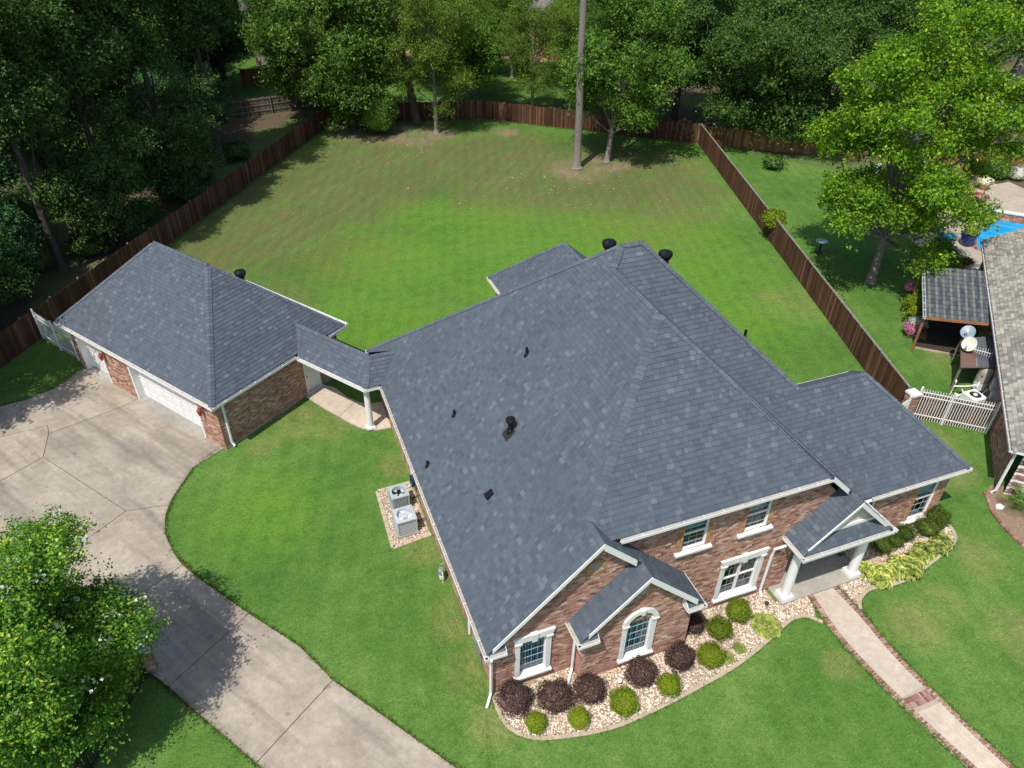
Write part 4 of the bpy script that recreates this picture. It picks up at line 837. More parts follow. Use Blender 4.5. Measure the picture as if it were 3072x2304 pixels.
fence('board_fence', 'sunlit brown board fence with weathered top rail beside neighbour lawn', 'fence', [(38.8, 48.6), (26.25, 8.1)], 1.9, .142, MT['fencewood'], 3, 1, cap=True)
fence('board_fence', 'orange brown board fence continuing right from the yard corner', 'fence', [(38.95, 48.55), (44.4, 44.3), (52, 40)], 1.8, .16, MT['cedarfence'], 4, 1)
fence('board_fence', 'old grey green board fence with rails showing beyond left corner', 'fence', [(-4.5, 70.9), (5.5, 72.2), (9.5, 72.6)], 1.8, .15, MT['greyfence'], 5, -1)
fence('board_fence', 'short reddish board fence far behind the grey fence', 'fence', [(-1.6, 83.2), (1.2, 82.2), (5, 82.8)], 1.9, .16, MT['cedarfence'], 6, 1)
fence('board_fence', 'dark open board fence deep in the left woods', 'fence', [(-26, 66), (-17, 68.3)], 1.7, .2, MT['greyfence'], 7, 1, gap=.06)
fence('board_fence', 'orange cedar fence behind the neighbour pool flowers', 'fence', [(57, 36.5), (62.5, 31.5), (68, 26)], 1.9, .2, MT['cedarfence'], 8, 1)
fence('board_fence', 'low red brown board screen directly behind white double gate', 'fence', [(26.75, 7.9), (29.75, 5.5)], 1.72, .14, MT['fencewood'], 9, 1, rails=False)
def picket(name, label, cat, posts, h, mat, spacing=.115, rails=(.18, .78, .9), finial=True, pr=.017, post_r=.045):
    A = Vector((*posts[0], 0)); t = thing(name, label, cat, A); tip = MB()
    pk = MB(); pk.box(-pr, pr, -pr, pr, .06, h-.06)
    if finial: pk.add([(-.022, 0, h-.06), (0, -.022, h-.06), (.022, 0, h-.06), (0, .022, h-.06), (0, 0, h+.05)], [(0, 1, 4), (1, 2, 4), (2, 3, 4), (3, 0, 4)])
    me = pk.mesh('picket', mat)
    for p in posts:
        b = MB(); b.box(p[0]-post_r, p[0]+post_r, p[1]-post_r, p[1]+post_r, 0, h+.08); b.lathe((p[0], p[1], h+.08), [(post_r*1.3, 0), (post_r*1.3, .02), (.01, .06)], 8); b.build('post', mat, t)
    for a, b in zip(posts, posts[1:]):
        a, b = Vector((*a, 0)), Vector((*b, 0)); d = (b-a).normalized(); L_ = (b-a).length; F = Fr(a, d, (-d.y, d.x, 0)); k = max(2, round(L_/spacing))
        for i in range(1, k):
            o = bpy.data.objects.new('picket', me); p = a+d*(L_*i/k); link(o, t, Matrix.Translation(p) @ Matrix.Rotation(math.atan2(d.y, d.x), 4, 'Z'))
        for z in rails: MB().fbox(F, 0, L_, -.02, .02, h*z-.02, h*z+.02).build('rail', mat, t)
    return t
picket('picket_gate', 'white metal double gate with spear tips beside neighbour brick wall', 'gate', [(26.72, 7.72), (27.9, 6.73), (29.5, 5.35)], 2.0, MT['white'], .125)
picket('picket_fence', 'white metal picket panel left of the brick gate pillar', 'fence', [(25.95, 7.6), (24.6, 7.2), (23.0, 6.9)], 1.7, MT['white'], .125)
picket('picket_fence', 'white metal picket fence between dark fence and garage corner', 'fence', [(-17.43, 31.71), (-16.3, 29.93), (-15.24, 28.47)], 1.95, MT['whitemetal'], .14, pr=.010)
picket('iron_fence', 'black iron picket fence under the crape myrtle', 'fence', [(-11.35, 5.45), (-12.2, 3.9), (-13.05, 2.35), (-13.9, .8)], 1.3, MT['iron'], .12)
bp = thing('gate_pillar', 'square red brick pillar with pale cap at fence corner', 'pillar', (26.25, 7.75, 0)); pb = Bricks()
for F_ in (Fr((26.0, 7.5, 0), (1, 0, 0), (0, -1, 0)), Fr((26.5, 7.5, 0), (0, 1, 0), (1, 0, 0)), Fr((26.0, 8.0, 0), (0, -1, 0), (-1, 0, 0)), Fr((26.5, 8.0, 0), (-1, 0, 0), (0, 1, 0))): pb.wall(F_, [(0, 0), (.5, 0), (.5, 1.75), (0, 1.75)], Lb=.24)
pw = pb.out(bp, 0); MB().box(25.95, 26.55, 7.45, 8.05, 1.75, 1.87).build('cap', MT['limestone'], bp)
bp2 = thing('gate_pillar', 'short brick post at end of iron fence beside driveway', 'pillar', (-11.15, 5.75, 0)); pb = Bricks()
for F_ in (Fr((-11.35, 5.6, 0), (1, 0, 0), (0, -1, 0)), Fr((-11.0, 5.6, 0), (0, 1, 0), (1, 0, 0)), Fr((-11.35, 5.95, 0), (0, -1, 0), (-1, 0, 0)), Fr((-11.0, 5.95, 0), (-1, 0, 0), (0, 1, 0))): pb.wall(F_, [(0, 0), (.35, 0), (.35, 1.2), (0, 1.2)], Lb=.18)
pb.out(bp2, 0); MB().box(-11.39, -10.96, 5.56, 5.99, 1.2, 1.28).build('cap', MT['limestone'], bp2)

# ---------------------------------------------------------------- leaves, trees, shrubs
def leaf_quads(P, N, size, rs, aspect=.5):
    """diamond leaf at each point P with normal N"""
    n = len(P); N = N/np.linalg.norm(N, axis=1, keepdims=True); a = np.cross(N, rs.normal(size=(n, 3))); a /= np.linalg.norm(a, axis=1, keepdims=True)+1e-9; b = np.cross(N, a)
    s = size*rs.uniform(.65, 1.25, (n, 1)); w = s*aspect
    V = np.stack([P-a*s*.5, P+b*w*.5+N*s*.06, P+a*s*.5-N*s*.08, P-b*w*.5+N*s*.06], 1).reshape(-1, 3)
    return V, np.arange(4*n).reshape(-1, 4)
def unit(rs, n):
    v = rs.normal(size=(n, 3)); return v/np.linalg.norm(v, axis=1, keepdims=True)
def crown_pts(seed, zc, rx, rz, lobes, twigs, per, spread, lobe_r=(.3, .5), up=.55, shape='round', low=-.85):
    rs = np.random.RandomState(seed); C = []
    while len(C) < lobes:
        u = unit(rs, 1)[0]; r = rs.uniform(.25, .78)**.8
        if u[2] < low: continue
        c = u*r
        if shape == 'cone': c[:2] *= (1-.55*max(0, c[2]))
        C.append(c)
    C = np.array(C)*np.array([rx, rx, rz]); lr = rs.uniform(*lobe_r, lobes)*rx*(.9 if shape != 'cone' else .8)
    w = lr**2; idx = rs.choice(lobes, twigs, p=w/w.sum()); u = unit(rs, twigs); u[:, 2] = np.where(u[:, 2] < -.35, -u[:, 2]*.6, u[:, 2])
    out = C[idx]/np.array([rx, rx, rz]); u = u+.45*out/(np.linalg.norm(out, axis=1, keepdims=True)+.3); u /= np.linalg.norm(u, axis=1, keepdims=True)
    T = C[idx]+u*lr[idx][:, None]*np.array([1, 1, .92])*(rs.uniform(.12, 1.35, (twigs, 1))**.55)
    tl = np.repeat(rs.uniform(.6, 1.7, (twigs, 1)), per, 0); ax = np.repeat(u+rs.normal(size=u.shape)*.45-np.array([0, 0, .25]), per, 0)
    P = np.repeat(T, per, 0)+ax*rs.uniform(-.9, 1.3, (twigs*per, 1))*spread*1.25*tl+rs.normal(size=(twigs*per, 3))*spread*.55*tl; N = np.repeat(u, per, 0)*.5+np.array([0, 0, up*.7])+rs.normal(size=P.shape)*.62
    P[:, 2] += zc; return P, N, C+np.array([0, 0, zc]), rs
def tree_proto(name, seed, mat, barkmat, zc, rx, rz, lobes=16, twigs=1500, per=8, spread=.28, leaf=.22, trunk_r=.22, lean=(0, 0), aspect=.55, lobe_r=(.3, .5), shape='round', multi=1, extra=None, low=-.85, limbs=12):
    P, N, C, rs = crown_pts(seed, zc, rx, rz, lobes, twigs, per, spread, lobe_r, shape=shape, low=low); P[:, 0] += lean[0]; P[:, 1] += lean[1]
    V, F = leaf_quads(P, N, leaf, rs, aspect); mats = [MT[mat]]; mi = np.zeros(len(F), int)
    if extra:
        emat, n, es, top = extra; k = rs.choice(len(P), n*6); k = k[P[k, 2] > zc+rz*top][:n]
        rad = np.linalg.norm((P[k]-np.array([0, 0, zc]))/np.array([rx, rx, rz]), axis=1); k = k[np.argsort(-rad)[:max(20, len(k)//2)]]; oo = P[k]-np.array([0, 0, zc]); oo /= np.linalg.norm(oo, axis=1, keepdims=True)
        PP = np.repeat(P[k]+oo*.12+np.array([0, 0, .12]), 14, 0)+rs.normal(size=(len(k)*14, 3))*np.array([.13, .13, .1]); V2, F2 = leaf_quads(PP, unit(rs, len(PP))+np.array([0, 0, .5]), es, rs, .9)
        F = np.vstack([F, F2+len(V)]); V = np.vstack([V, V2]); mi = np.concatenate([mi, np.ones(len(F2), int)]); mats.append(MT[emat])
    crown = np_mesh(name+'_crown', V, F, mats, mi)
    tb = MB(); r2 = random.Random(seed)
    for s in range(multi):
        off = Vector((math.cos(s*2.4)*.35, math.sin(s*2.4)*.35, 0)) if multi > 1 else Vector(); top = Vector((lean[0]+off.x*3, lean[1]+off.y*3, zc+rz*.55)); tr = trunk_r*(.6 if multi > 1 else 1)
        q = [off.lerp(top, f)+Vector((r2.uniform(-.1, .1), r2.uniform(-.1, .1), 0))*f for f in (0, .04, .2, .4, .6, .8, 1)]
        tb.tube(q, [tr*1.45, tr*1.1, tr*.95, tr*.8, tr*.55, tr*.3, tr*.1], 9)
        for i in range(limbs//multi):
            c = Vector(C[r2.randrange(len(C))])+Vector((*lean, 0)); f = max(.22, min(.85, (c.z-zc*.25)/(zc+rz*.55)*r2.uniform(.5, .85))); a = off.lerp(top, f)
            m = a.lerp(c, .5)+Vector((0, 0, -.06*(c-a).length)); tb.tube([a, m, c], [tr*.4, tr*.25, tr*.07], 6)
            for _ in range(3):
                e = c+Vector((r2.uniform(-1, 1), r2.uniform(-1, 1), r2.uniform(-.2, .8)))*rx*.3; tb.tube([m.lerp(c, .6), e], [tr*.14, tr*.03], 5)
    trunk = tb.mesh(name+'_trunk', MT[barkmat], True)
    return crown, trunk
def plant_tree(name, label, cat, proto, x, y, rz=0, s=1, sz=None, group=None):
    t = thing(name, label, cat, (x, y, 0), 0, group); m = Matrix.Translation((x, y, 0)) @ Matrix.Rotation(rz, 4, 'Z') @ Matrix.Diagonal((s, s, sz or s, 1))
    link(bpy.data.objects.new('trunk', proto[1]), t, m); link(bpy.data.objects.new('crown', proto[0]), t, m); return t
T = {}
T['gum'] = tree_proto('sweetgum', 21, 'leaf_gum', 'bark', 7.9, 6.4, 6.8, 40, 2300, 19, .27, .26, .24, lean=(1.9, 1.5), lobe_r=(.17, .31), low=-.95)
T['elm'] = tree_proto('elm', 22, 'leaf_elm', 'bark', 8.4, 4.9, 8.0, 40, 2100, 20, .27, .19, .2, aspect=.42, lobe_r=(.2, .36), low=-.95)
T['mag'] = tree_proto('broadleaf', 23, 'leaf_mag', 'barkdark', 8.4, 6.5, 8.6, 42, 2700, 17, .27, .30, .3, aspect=.5, lobe_r=(.2, .36), low=-1)
T['oak'] = tree_proto('evergreen_oak', 24, 'leaf_oak', 'barkdark', 7.4, 6.7, 7.6, 46, 2900, 18, .27, .25, .3, lobe_r=(.18, .34), low=-1)
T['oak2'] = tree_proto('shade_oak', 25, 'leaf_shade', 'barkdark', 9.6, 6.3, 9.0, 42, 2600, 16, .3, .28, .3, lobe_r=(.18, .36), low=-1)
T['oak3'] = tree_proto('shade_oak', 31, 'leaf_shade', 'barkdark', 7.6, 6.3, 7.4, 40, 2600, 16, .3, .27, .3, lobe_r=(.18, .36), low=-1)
T['cedar'] = tree_proto('cedar', 26, 'leaf_cedar', 'barkdark', 4.6, 3.4, 5.2, 30, 1900, 18, .22, .2, .18, shape='cone', lobe_r=(.24, .42), low=-1)
T['maple'] = tree_proto('maple', 27, 'leaf_maple', 'bark', 9.6, 6.7, 10.2, 84, 4700, 20, .25, .22, .28, lean=(.3, .2), lobe_r=(.12, .23), limbs=60, low=-.8)
T['myrtle'] = tree_proto('crape_myrtle', 28, 'leaf_myrtle', 'bark', 4.5, 4.7, 4.8, 90, 8200, 22, .17, .13, .14, lobe_r=(.14, .27), multi=5, limbs=20, extra=('fl_white', 150, .12, -.1), low=-.85)
T['far'] = tree_proto('woodland', 29, 'leaf_mag', 'barkdark', 7, 6.2, 7, 28, 1300, 17, .36, .42, .3, lobe_r=(.2, .4), low=-1)
T['far2'] = tree_proto('woodland_elm', 30, 'leaf_elm', 'bark', 7, 5.4, 7, 28, 1300, 17, .36, .4, .25, lobe_r=(.2, .4), low=-1)
T['tall'] = tree_proto('tall_pine', 32, 'leaf_shade', 'barkdark', 14, 4.1, 6.5, 26, 1700, 18, .27, .24, .24, lobe_r=(.22, .4), low=-1, limbs=3)
def pine(name, label, x, y, h, r, dx, dy, mat, crown='far'):
    t = thing(name, label, 'tree', (x, y, 0)); tb = MB(); rg = random.Random(int(x*10)); n = 12
    q = [Vector((x+dx*(i/n)+rg.uniform(-.04, .04), y+dy*(i/n)+rg.uniform(-.04, .04), h*i/n)) for i in range(n+1)]
    q.insert(1, Vector((x+dx*.01, y+dy*.01, .35))); rr = [r*1.5, r*1.08]+[r*(1-.5*i/n) for i in range(1, n+1)]; tb.tube(q, rr, 14); tb.build('trunk', MT[mat], t, True)
    link(bpy.data.objects.new('crown', T[crown][0]), t, Matrix.Translation((x+dx, y+dy, h-8)) @ Matrix.Diagonal((.7, .7, .9, 1))); return t
pine('pine_tree', 'tall straight grey pine trunk rising from the middle of back lawn', 24.75, 46.5, 30, .36, -.2, 1.2, 'bark')
pine('pine_tree', 'tall dark leaning pine trunk at the rear left corner of yard', 14.23, 63.18, 30, .42, -4.2, 3, 'barkdark')
pine('pine_tree', 'grey leaning pine trunk at the far right edge', 66, 40, 26, .5, 6, 0, 'bark')
pine('pine_tree', 'pale bare pine trunk among dark trees upper left', 1.5, 92, 28, .6, -4, 2, 'bark')
GR = 'trees behind the back yard'
plant_tree('sweetgum_tree', 'bright green sweetgum with grey trunk beside the tall pine trunk', 'tree', T['gum'], 27.95, 46.88, .0, 1.0)
plant_tree('elm_tree', 'feathery light green tree with thin pale trunk by rear fence', 'tree', T['elm'], 15.31, 59.83, 1.2, .95, 1.0)
plant_tree('broadleaf_tree', 'large glossy dark green tree filling the rear left yard corner', 'tree', T['mag'], 7.6, 63.4, .3, 1.0, 1.05)
plant_tree('broadleaf_tree', 'dark green tree standing behind the one in rear left corner', 'tree', T['mag'], 4.9, 68.6, 2.2, .95, 1.05)
plant_tree('maple_tree', 'big airy yellow green maple on the neighbour lawn', 'tree', T['maple'], 35.23, 20.41, .4, 1.0)
plant_tree('crape_myrtle', 'crape myrtle with white blooms overhanging driveway at lower left', 'tree', T['myrtle'], -14.8, 4.4, 2.0, 1.0)
n_ = 0
RIGHT = [('oak', 42.5, 46.2, .92, 'dense dark green tree just right of the yard corner'), ('oak', 48.5, 42.5, .9, 'dense dark tree behind the maple crown'), ('oak', 47.5, 52, 1.05, 'tall dark green tree above the yard corner'), ('oak', 55, 47.5, 1.1, 'tall dark tree at upper right behind the maple'), ('oak2', 40.5, 56, 1.0, 'shady tree behind the fence right of sweetgum'), ('gum', 33.5, 56, .95, 'green tree just behind the fence between sweetgum and dark trees'), ('mag', 62, 44, 1.15, 'dark tree at the right edge beyond the maple')]
for k, x, y, s, lb in RIGHT: plant_tree('oak_tree', lb, 'tree', T[k], x, y, x*1.7, s, s*1.02, GR)
REAR = [('gum', 21.5, 66.3, .85, 'bushy green tree just behind the rear fence bend'), ('elm', 26.8, 62.6, .8, 'slender light green tree close behind rear fence left of the pine'), ('far2', 20, 86, .95, 'light green tree in front of the red soil'), ('far', 31, 90, .95, 'dark green tree in front of the far patio'), ('far2', 12.5, 80, .9, 'light green tree beyond the leaning pine'), ('elm', 23.5, 71, .72, 'small feathery tree just beyond the rear fence bend'), ('gum', 29.5, 76, .7, 'small green tree beyond rear fence beside the red soil'), ('elm', 26.5, 79, .8, 'feathery light green tree beyond rear fence below red soil'), ('elm', 19.5, 66.0, .85, 'light green tree behind rear fence right of feathery tree'), ('gum', 33.5, 67, .95, 'green tree beyond rear fence right of the tall pine'), ('elm', 30, 60, .8, 'slim light green tree between pine and sweetgum at fence')]
for k, x, y, s, lb in REAR: plant_tree('tree', lb, 'tree', T[k], x, y, x*1.3, s, None, GR)
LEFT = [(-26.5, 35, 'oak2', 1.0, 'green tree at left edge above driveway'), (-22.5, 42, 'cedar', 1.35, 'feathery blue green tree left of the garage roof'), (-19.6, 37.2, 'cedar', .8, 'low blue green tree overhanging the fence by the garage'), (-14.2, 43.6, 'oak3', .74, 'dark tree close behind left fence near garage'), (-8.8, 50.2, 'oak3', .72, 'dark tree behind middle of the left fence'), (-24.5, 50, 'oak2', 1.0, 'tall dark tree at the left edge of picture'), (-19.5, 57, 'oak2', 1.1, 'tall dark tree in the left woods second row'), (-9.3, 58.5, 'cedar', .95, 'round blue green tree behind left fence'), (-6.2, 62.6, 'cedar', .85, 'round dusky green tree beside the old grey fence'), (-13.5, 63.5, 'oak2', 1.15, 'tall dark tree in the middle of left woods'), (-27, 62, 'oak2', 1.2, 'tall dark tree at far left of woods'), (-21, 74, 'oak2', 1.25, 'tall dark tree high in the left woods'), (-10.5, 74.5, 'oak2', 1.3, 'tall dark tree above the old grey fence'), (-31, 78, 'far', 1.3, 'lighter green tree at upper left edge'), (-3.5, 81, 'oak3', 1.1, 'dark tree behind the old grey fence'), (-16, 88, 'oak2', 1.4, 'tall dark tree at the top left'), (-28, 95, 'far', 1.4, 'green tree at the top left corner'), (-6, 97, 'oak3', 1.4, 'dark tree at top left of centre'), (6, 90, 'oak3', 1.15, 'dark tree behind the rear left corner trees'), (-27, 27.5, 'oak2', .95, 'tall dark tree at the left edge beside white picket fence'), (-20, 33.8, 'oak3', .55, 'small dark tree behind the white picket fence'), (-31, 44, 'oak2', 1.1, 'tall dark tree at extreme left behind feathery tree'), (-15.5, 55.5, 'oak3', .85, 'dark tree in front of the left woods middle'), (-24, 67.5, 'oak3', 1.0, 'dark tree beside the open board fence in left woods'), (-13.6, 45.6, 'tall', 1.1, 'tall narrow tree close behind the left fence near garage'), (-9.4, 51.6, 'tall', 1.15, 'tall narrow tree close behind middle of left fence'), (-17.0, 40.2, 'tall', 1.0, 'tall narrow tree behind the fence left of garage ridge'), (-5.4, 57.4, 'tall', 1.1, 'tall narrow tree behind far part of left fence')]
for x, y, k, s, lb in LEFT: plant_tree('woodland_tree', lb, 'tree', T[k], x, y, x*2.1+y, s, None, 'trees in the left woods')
plant_tree('shade_tree', 'leafy tree left of the driveway casting dappled shade', 'tree', T['gum'], -22.6, 23.0, 1, .82, .95)
FAR = [(14, 112), (44, 110), (52, 96), (60, 100), (66, 84), (72, 92), (78, 74), (86, 82), (70, 62), (80, 58), (92, 66), (60, 58), (66, 52), (52, 70), (20, 128), (2, 118), (-14, 112), (-26, 122), (-40, 110), (-42, 90), (100, 76), (110, 86), (96, 96), (80, 106), (60, 120), (40, 132), (0, 140), (-20, 145), (-45, 135), (120, 80), (84, 46), (92, 52)]
PLACE = ['upper edge centre', 'upper right', 'upper left', 'right edge']
for i, (x, y) in enumerate(FAR):
    plant_tree('distant_tree', 'distant leafy tree in the background woodland', 'tree', T['far' if i % 3 else 'far2'], x, y, i*1.1, random.Random(i).uniform(.9, 1.35), None, 'distant background trees')
# shrubs
def shrub_mesh(name, seed, mat, r, h, n, leaf, lump=.1, core=True, spike=False):
    rs = np.random.RandomState(seed); u = unit(rs, n); u[:, 2] = np.where(u[:, 2] < -.45, -u[:, 2], u[:, 2]); ph = rs.uniform(0, 6, 6)
    lum = 1+lump*(np.sin(3*u[:, 0]*2+ph[0])*np.sin(4*u[:, 1]+ph[1])+.7*np.sin(7*u[:, 2]+ph[2])*np.sin(5*u[:, 0]+ph[3]))
    P = u*np.array([r, r, h/2])*(lum*np.where(rs.uniform(size=n) < .06, rs.uniform(1.02, 1.16, n), rs.uniform(.84, 1.05, n)))[:, None]; P[:, 2] += h*.47
    N = u+rs.normal(size=u.shape)*.55+np.array([0, 0, .25]); V, F = leaf_quads(P, N, leaf, rs, .5)
    k, mth = 14, 8; cv = np.array([(math.cos(2*math.pi*i/k)*math.sin(math.pi*(j+.5)/mth)*r*.84, math.sin(2*math.pi*i/k)*math.sin(math.pi*(j+.5)/mth)*r*.84, h*.46-math.cos(math.pi*(j+.5)/mth)*h*.41) for j in range(mth) for i in range(k)])
    cf = np.array([(j*k+i, j*k+(i+1) % k, (j+1)*k+(i+1) % k, (j+1)*k+i) for j in range(mth-1) for i in range(k)])
    return np_mesh(name, np.vstack([V, cv]), np.vstack([F, cf+len(V)]), MT[mat])
SM = {'purple': [shrub_mesh('burgundy_shrub', 40+i, 'leaf_purple', .62, 1.0, 3800, .066, .17) for i in range(2)], 'lime': [shrub_mesh('lime_shrub', 50+i, 'leaf_lime', .5, .78, 2800, .062, .13) for i in range(2)], 'holly': [shrub_mesh('holly_shrub', 60+i, 'leaf_holly', .5, .85, 2600, .065, .2) for i in range(2)]}
def shrub(kind, i, x, y, r, hz, label, name, group=None):
    base = {'purple': .62, 'lime': .5, 'holly': .5}[kind]; s = r/base*1.04
    t = thing(name, label, 'shrub', (x, y, 0), 0, group); link(bpy.data.objects.new('foliage', SM[kind][i % 2]), t, Matrix.Translation((x, y, .02)) @ Matrix.Rotation(i*1.9, 4, 'Z') @ Matrix.Diagonal((s, s, s*hz, 1)))
    st = MB(); st.tube([(x, y, 0), (x, y, .3)], .04, 6); st.build('stem', MT['barkdark'], t)
PU = [(.95, -.28, .6, 'dark burgundy round shrub at the front left house corner'), (2.36, -.72, .6, 'dark burgundy round shrub below the left square window'), (3.66, -.86, .55, 'dark burgundy round shrub at the bay corner by downspout'), (5.74, -.92, .55, 'dark burgundy round shrub under the arched window'), (7.4, -.86, .54, 'dark burgundy round shrub at right end of the bay'), (8.75, .3, .42, 'dark burgundy shrub tucked in shade beside the bay wall')]
for i, (x, y, r, lb) in enumerate(PU): shrub('purple', i, x, y, r, 1.0 if i < 5 else .9, lb, 'burgundy_shrub')
LI = [(1.4, -1.3, .37, 'small lime green ball shrub nearest the front left lawn corner'), (2.88, -1.66, .37, 'small lime green ball shrub between two burgundy shrubs on the kerb side'), (4.6, -1.72, .5, 'large lime green ball shrub with a dark dimple left of arched window'), (6.5, -1.66, .41, 'lime green ball shrub in front of the arched window'), (8.55, -1.18, .5, 'large lime green ball shrub right of the bay near kerb'), (9.55, -.25, .46, 'lime green ball shrub right of the bay nearer the wall'), (10.7, .16, .5, 'large lime green ball shrub below the double window')]
for i, (x, y, r, lb) in enumerate(LI): shrub('lime', i, x, y, r, 1.05, lb, 'lime_shrub')
HO = [(18.6, .95, .42, 'dark green shrub nearest the right porch column'), (19.35, 1.05, .38, 'olive green shrub second from the porch column'), (20.1, 1.15, .4, 'olive green shrub below the left end of wing sill'), (21.25, 1.05, .47, 'dark green ball shrub below the right wing window'), (22.1, 1.35, .52, 'large dark green ball shrub at the house right corner')]
for i, (x, y, r, lb) in enumerate(HO): shrub('holly', i, x, y, r, .95, lb, 'holly_shrub')
def hosta_mesh(name, seed, n, R_, Ll, mats, rim=True):
    rs = random.Random(seed); mb = MB()
    for i in range(n):
        a = rs.uniform(0, 6.28); tier = rs.random(); r0 = R_*(.05+.75*tier**.7); el = .9-.75*tier; l = Ll*rs.uniform(.75, 1.15); w = l*rs.uniform(.36, .46)
        d0 = Vector((math.cos(a), math.sin(a), 0)); a += rs.uniform(-.9, .9); d = Vector((math.cos(a), math.sin(a), 0)); sd = Vector((-d.y, d.x, 0)); p = d0*r0-d*l*.3+Vector((0, 0, .12+.18*(1-tier)+rs.uniform(0, .06)))
        pts = [p+d*(l*f*math.cos(el*.6))+Vector((0, 0, l*(math.sin(el)*f-.75*f*f*(.6+tier*.5)))) for f in (0, .35, .7, 1)]; ws = (.35, 1, .75, .04)
        row = []
        for q, ww in zip(pts, ws): row += [q-sd*w*ww+Vector((0, 0, .03*ww)), q-sd*w*ww*.6, q+sd*w*ww*.6, q+sd*w*ww+Vector((0, 0, .03*ww))]
        b = len(mb.v); mb.v.extend(tuple(v) for v in row)
        for j in range(3):
            for k in range(3): mb.f.append((b+j*4+k, b+j*4+k+1, b+j*4+k+5, b+j*4+k+4)); mb.m.append(1 if (k != 1 and rim) else 0)
    return mb.mesh(name, mats)
HM = [hosta_mesh('hosta_foliage', 70+i, 80, .5, .25, [MT['hosta_mid'], MT['hosta_rim']]) for i in range(2)]
HP = [(17.15, .2), (17.75, -.12), (18.3, -.3), (18.75, .0), (19.25, -.25), (19.8, .05), (20.35, .2), (20.95, .12), (21.5, .38), (17.4, -.42), (18.9, -.5)]
ORD = ['nearest the right porch column', 'second from the porch column in the front row', 'third from the porch column', 'in the middle of the strip near dark shrub', 'at the bulge of the kerb', 'below the olive shrubs', 'left of the last two', 'second from the right end', 'at the right end under the ball shrubs', 'in front of the first one by the column', 'closest to the kerb']
for i, (x, y) in enumerate(HP):
    o = link(bpy.data.objects.new('hosta_plant', HM[i % 2]), None, Matrix.Translation((x, y, .02)) @ Matrix.Rotation(i*1.3, 4, 'Z') @ Matrix.Diagonal((1, 1, 1, 1))); tag(o, 'cream edged hosta plant '+ORD[i], 'hosta', 'hostas along the right bed kerb')
YM = hosta_mesh('yellow_plant', 90, 260, .55, .2, [MT['leaf_yellow'], MT['leaf_lime']], False)
for x, y, s, lb in ((11.5, -.62, 1.15, 'large pale yellow green leafy clump by the walkway gravel'), (9.95, -1.1, .5, 'small pale green plant in gravel near the kerb'), (9.25, -1.3, .55, 'small pale green plant beside large lime ball shrub')):
    tag(link(bpy.data.objects.new('leafy_clump', YM), None, Matrix.Translation((x, y, .02)) @ Matrix.Diagonal((s, s, s*.9, 1))), lb, 'plant')
def bush(name, label, x, y, r, h, mat, n, leaf, cat='bush', z=0, seed=1, group=None):
    me = shrub_mesh(name, seed+int(x*7+y*3) % 1000, mat, r, h, n, leaf, .22); t = thing(name, label, cat, (x, y, z), 0, group); link(bpy.data.objects.new('foliage', me), t, Matrix.Translation((x, y, z))); return t
bush('yellow_bush', 'yellow green bush at the foot of rear left trees', 9.9, 61.6, 2.0, 3.9, 'leaf_gum', 3600, .2)
bush('vine', 'bright green vine spilling over the right board fence', 32.6, 28.4, .9, 1.4, 'leaf_lime', 1200, .16, 'vine', 1.0)
UB = [(-19, 41.2, 1.6, 2.2), (-15.5, 42.6, 1.4, 1.8), (-12, 47, 1.5, 2), (-9.5, 51, 1.7, 2.6), (-7.5, 54, 1.3, 1.8), (-16.5, 52, 2, 3), (-20.5, 47.5, 2, 3), (-22, 31.5, 1.6, 2.2), (-11, 56, 1.5, 2.4), (-4, 58.6, 1.2, 1.6), (-23, 38, 2, 3), (-14, 57, 1.8, 2.6)]
UL = ['by the fence near garage ridge', 'against the fence above garage roof', 'against the fence middle', 'against fence below round tree', 'in the shade beside fence', 'under tall trees in second row', 'at left under the tall trees', 'beside the white picket fence', 'behind fence under the round tree', 'near the far end of the fence', 'at far left under feathery tree', 'in the deep shade of woods']
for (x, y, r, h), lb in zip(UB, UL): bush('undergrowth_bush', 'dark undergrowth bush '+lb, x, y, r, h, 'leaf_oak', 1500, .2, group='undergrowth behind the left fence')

# grass creeping over hard edges, and litter on the back lawn
def tufts(name, lines, step, hgt, mat, seed, spread=.05, side=0):
    rs = np.random.RandomState(seed); P = []
    for ln in lines:
        for a, b in zip(ln, ln[1:]):
            a, b = np.array(a, float), np.array(b, float); k = max(1, int(np.linalg.norm(b-a)/step)); t = rs.uniform(0, 1, (k, 1)); P.append(a+(b-a)*t)
    P = np.vstack(P); P = P+rs.normal(size=P.shape)*spread; n = len(P); m = 5
    P = np.repeat(P, m, 0)+rs.normal(size=(n*m, 2))*.03; k = len(P); a = rs.uniform(0, 6.28, k); h = hgt*rs.uniform(.5, 1.4, k); w = .012*rs.uniform(.7, 1.6, k); d = np.stack([np.cos(a), np.sin(a)], 1); q = np.stack([-d[:, 1], d[:, 0]], 1); ln_ = h*rs.uniform(.3, 1.2, k)
    V = np.stack([np.c_[P-q*w[:, None], np.zeros(k)], np.c_[P+q*w[:, None], np.zeros(k)], np.c_[P+d*ln_[:, None], h]], 1).reshape(-1, 3)
    o = link(bpy.data.objects.new(name, np_mesh(name, V, np.arange(3*k).reshape(-1, 3), mat))); return o
MT['blade'] = leafmat('grass_blade', [(0, (.06, .12, .02)), (.5, (.10, .19, .03)), (.9, (.16, .24, .05)), (1, (.3, .27, .11))], .3, .02)
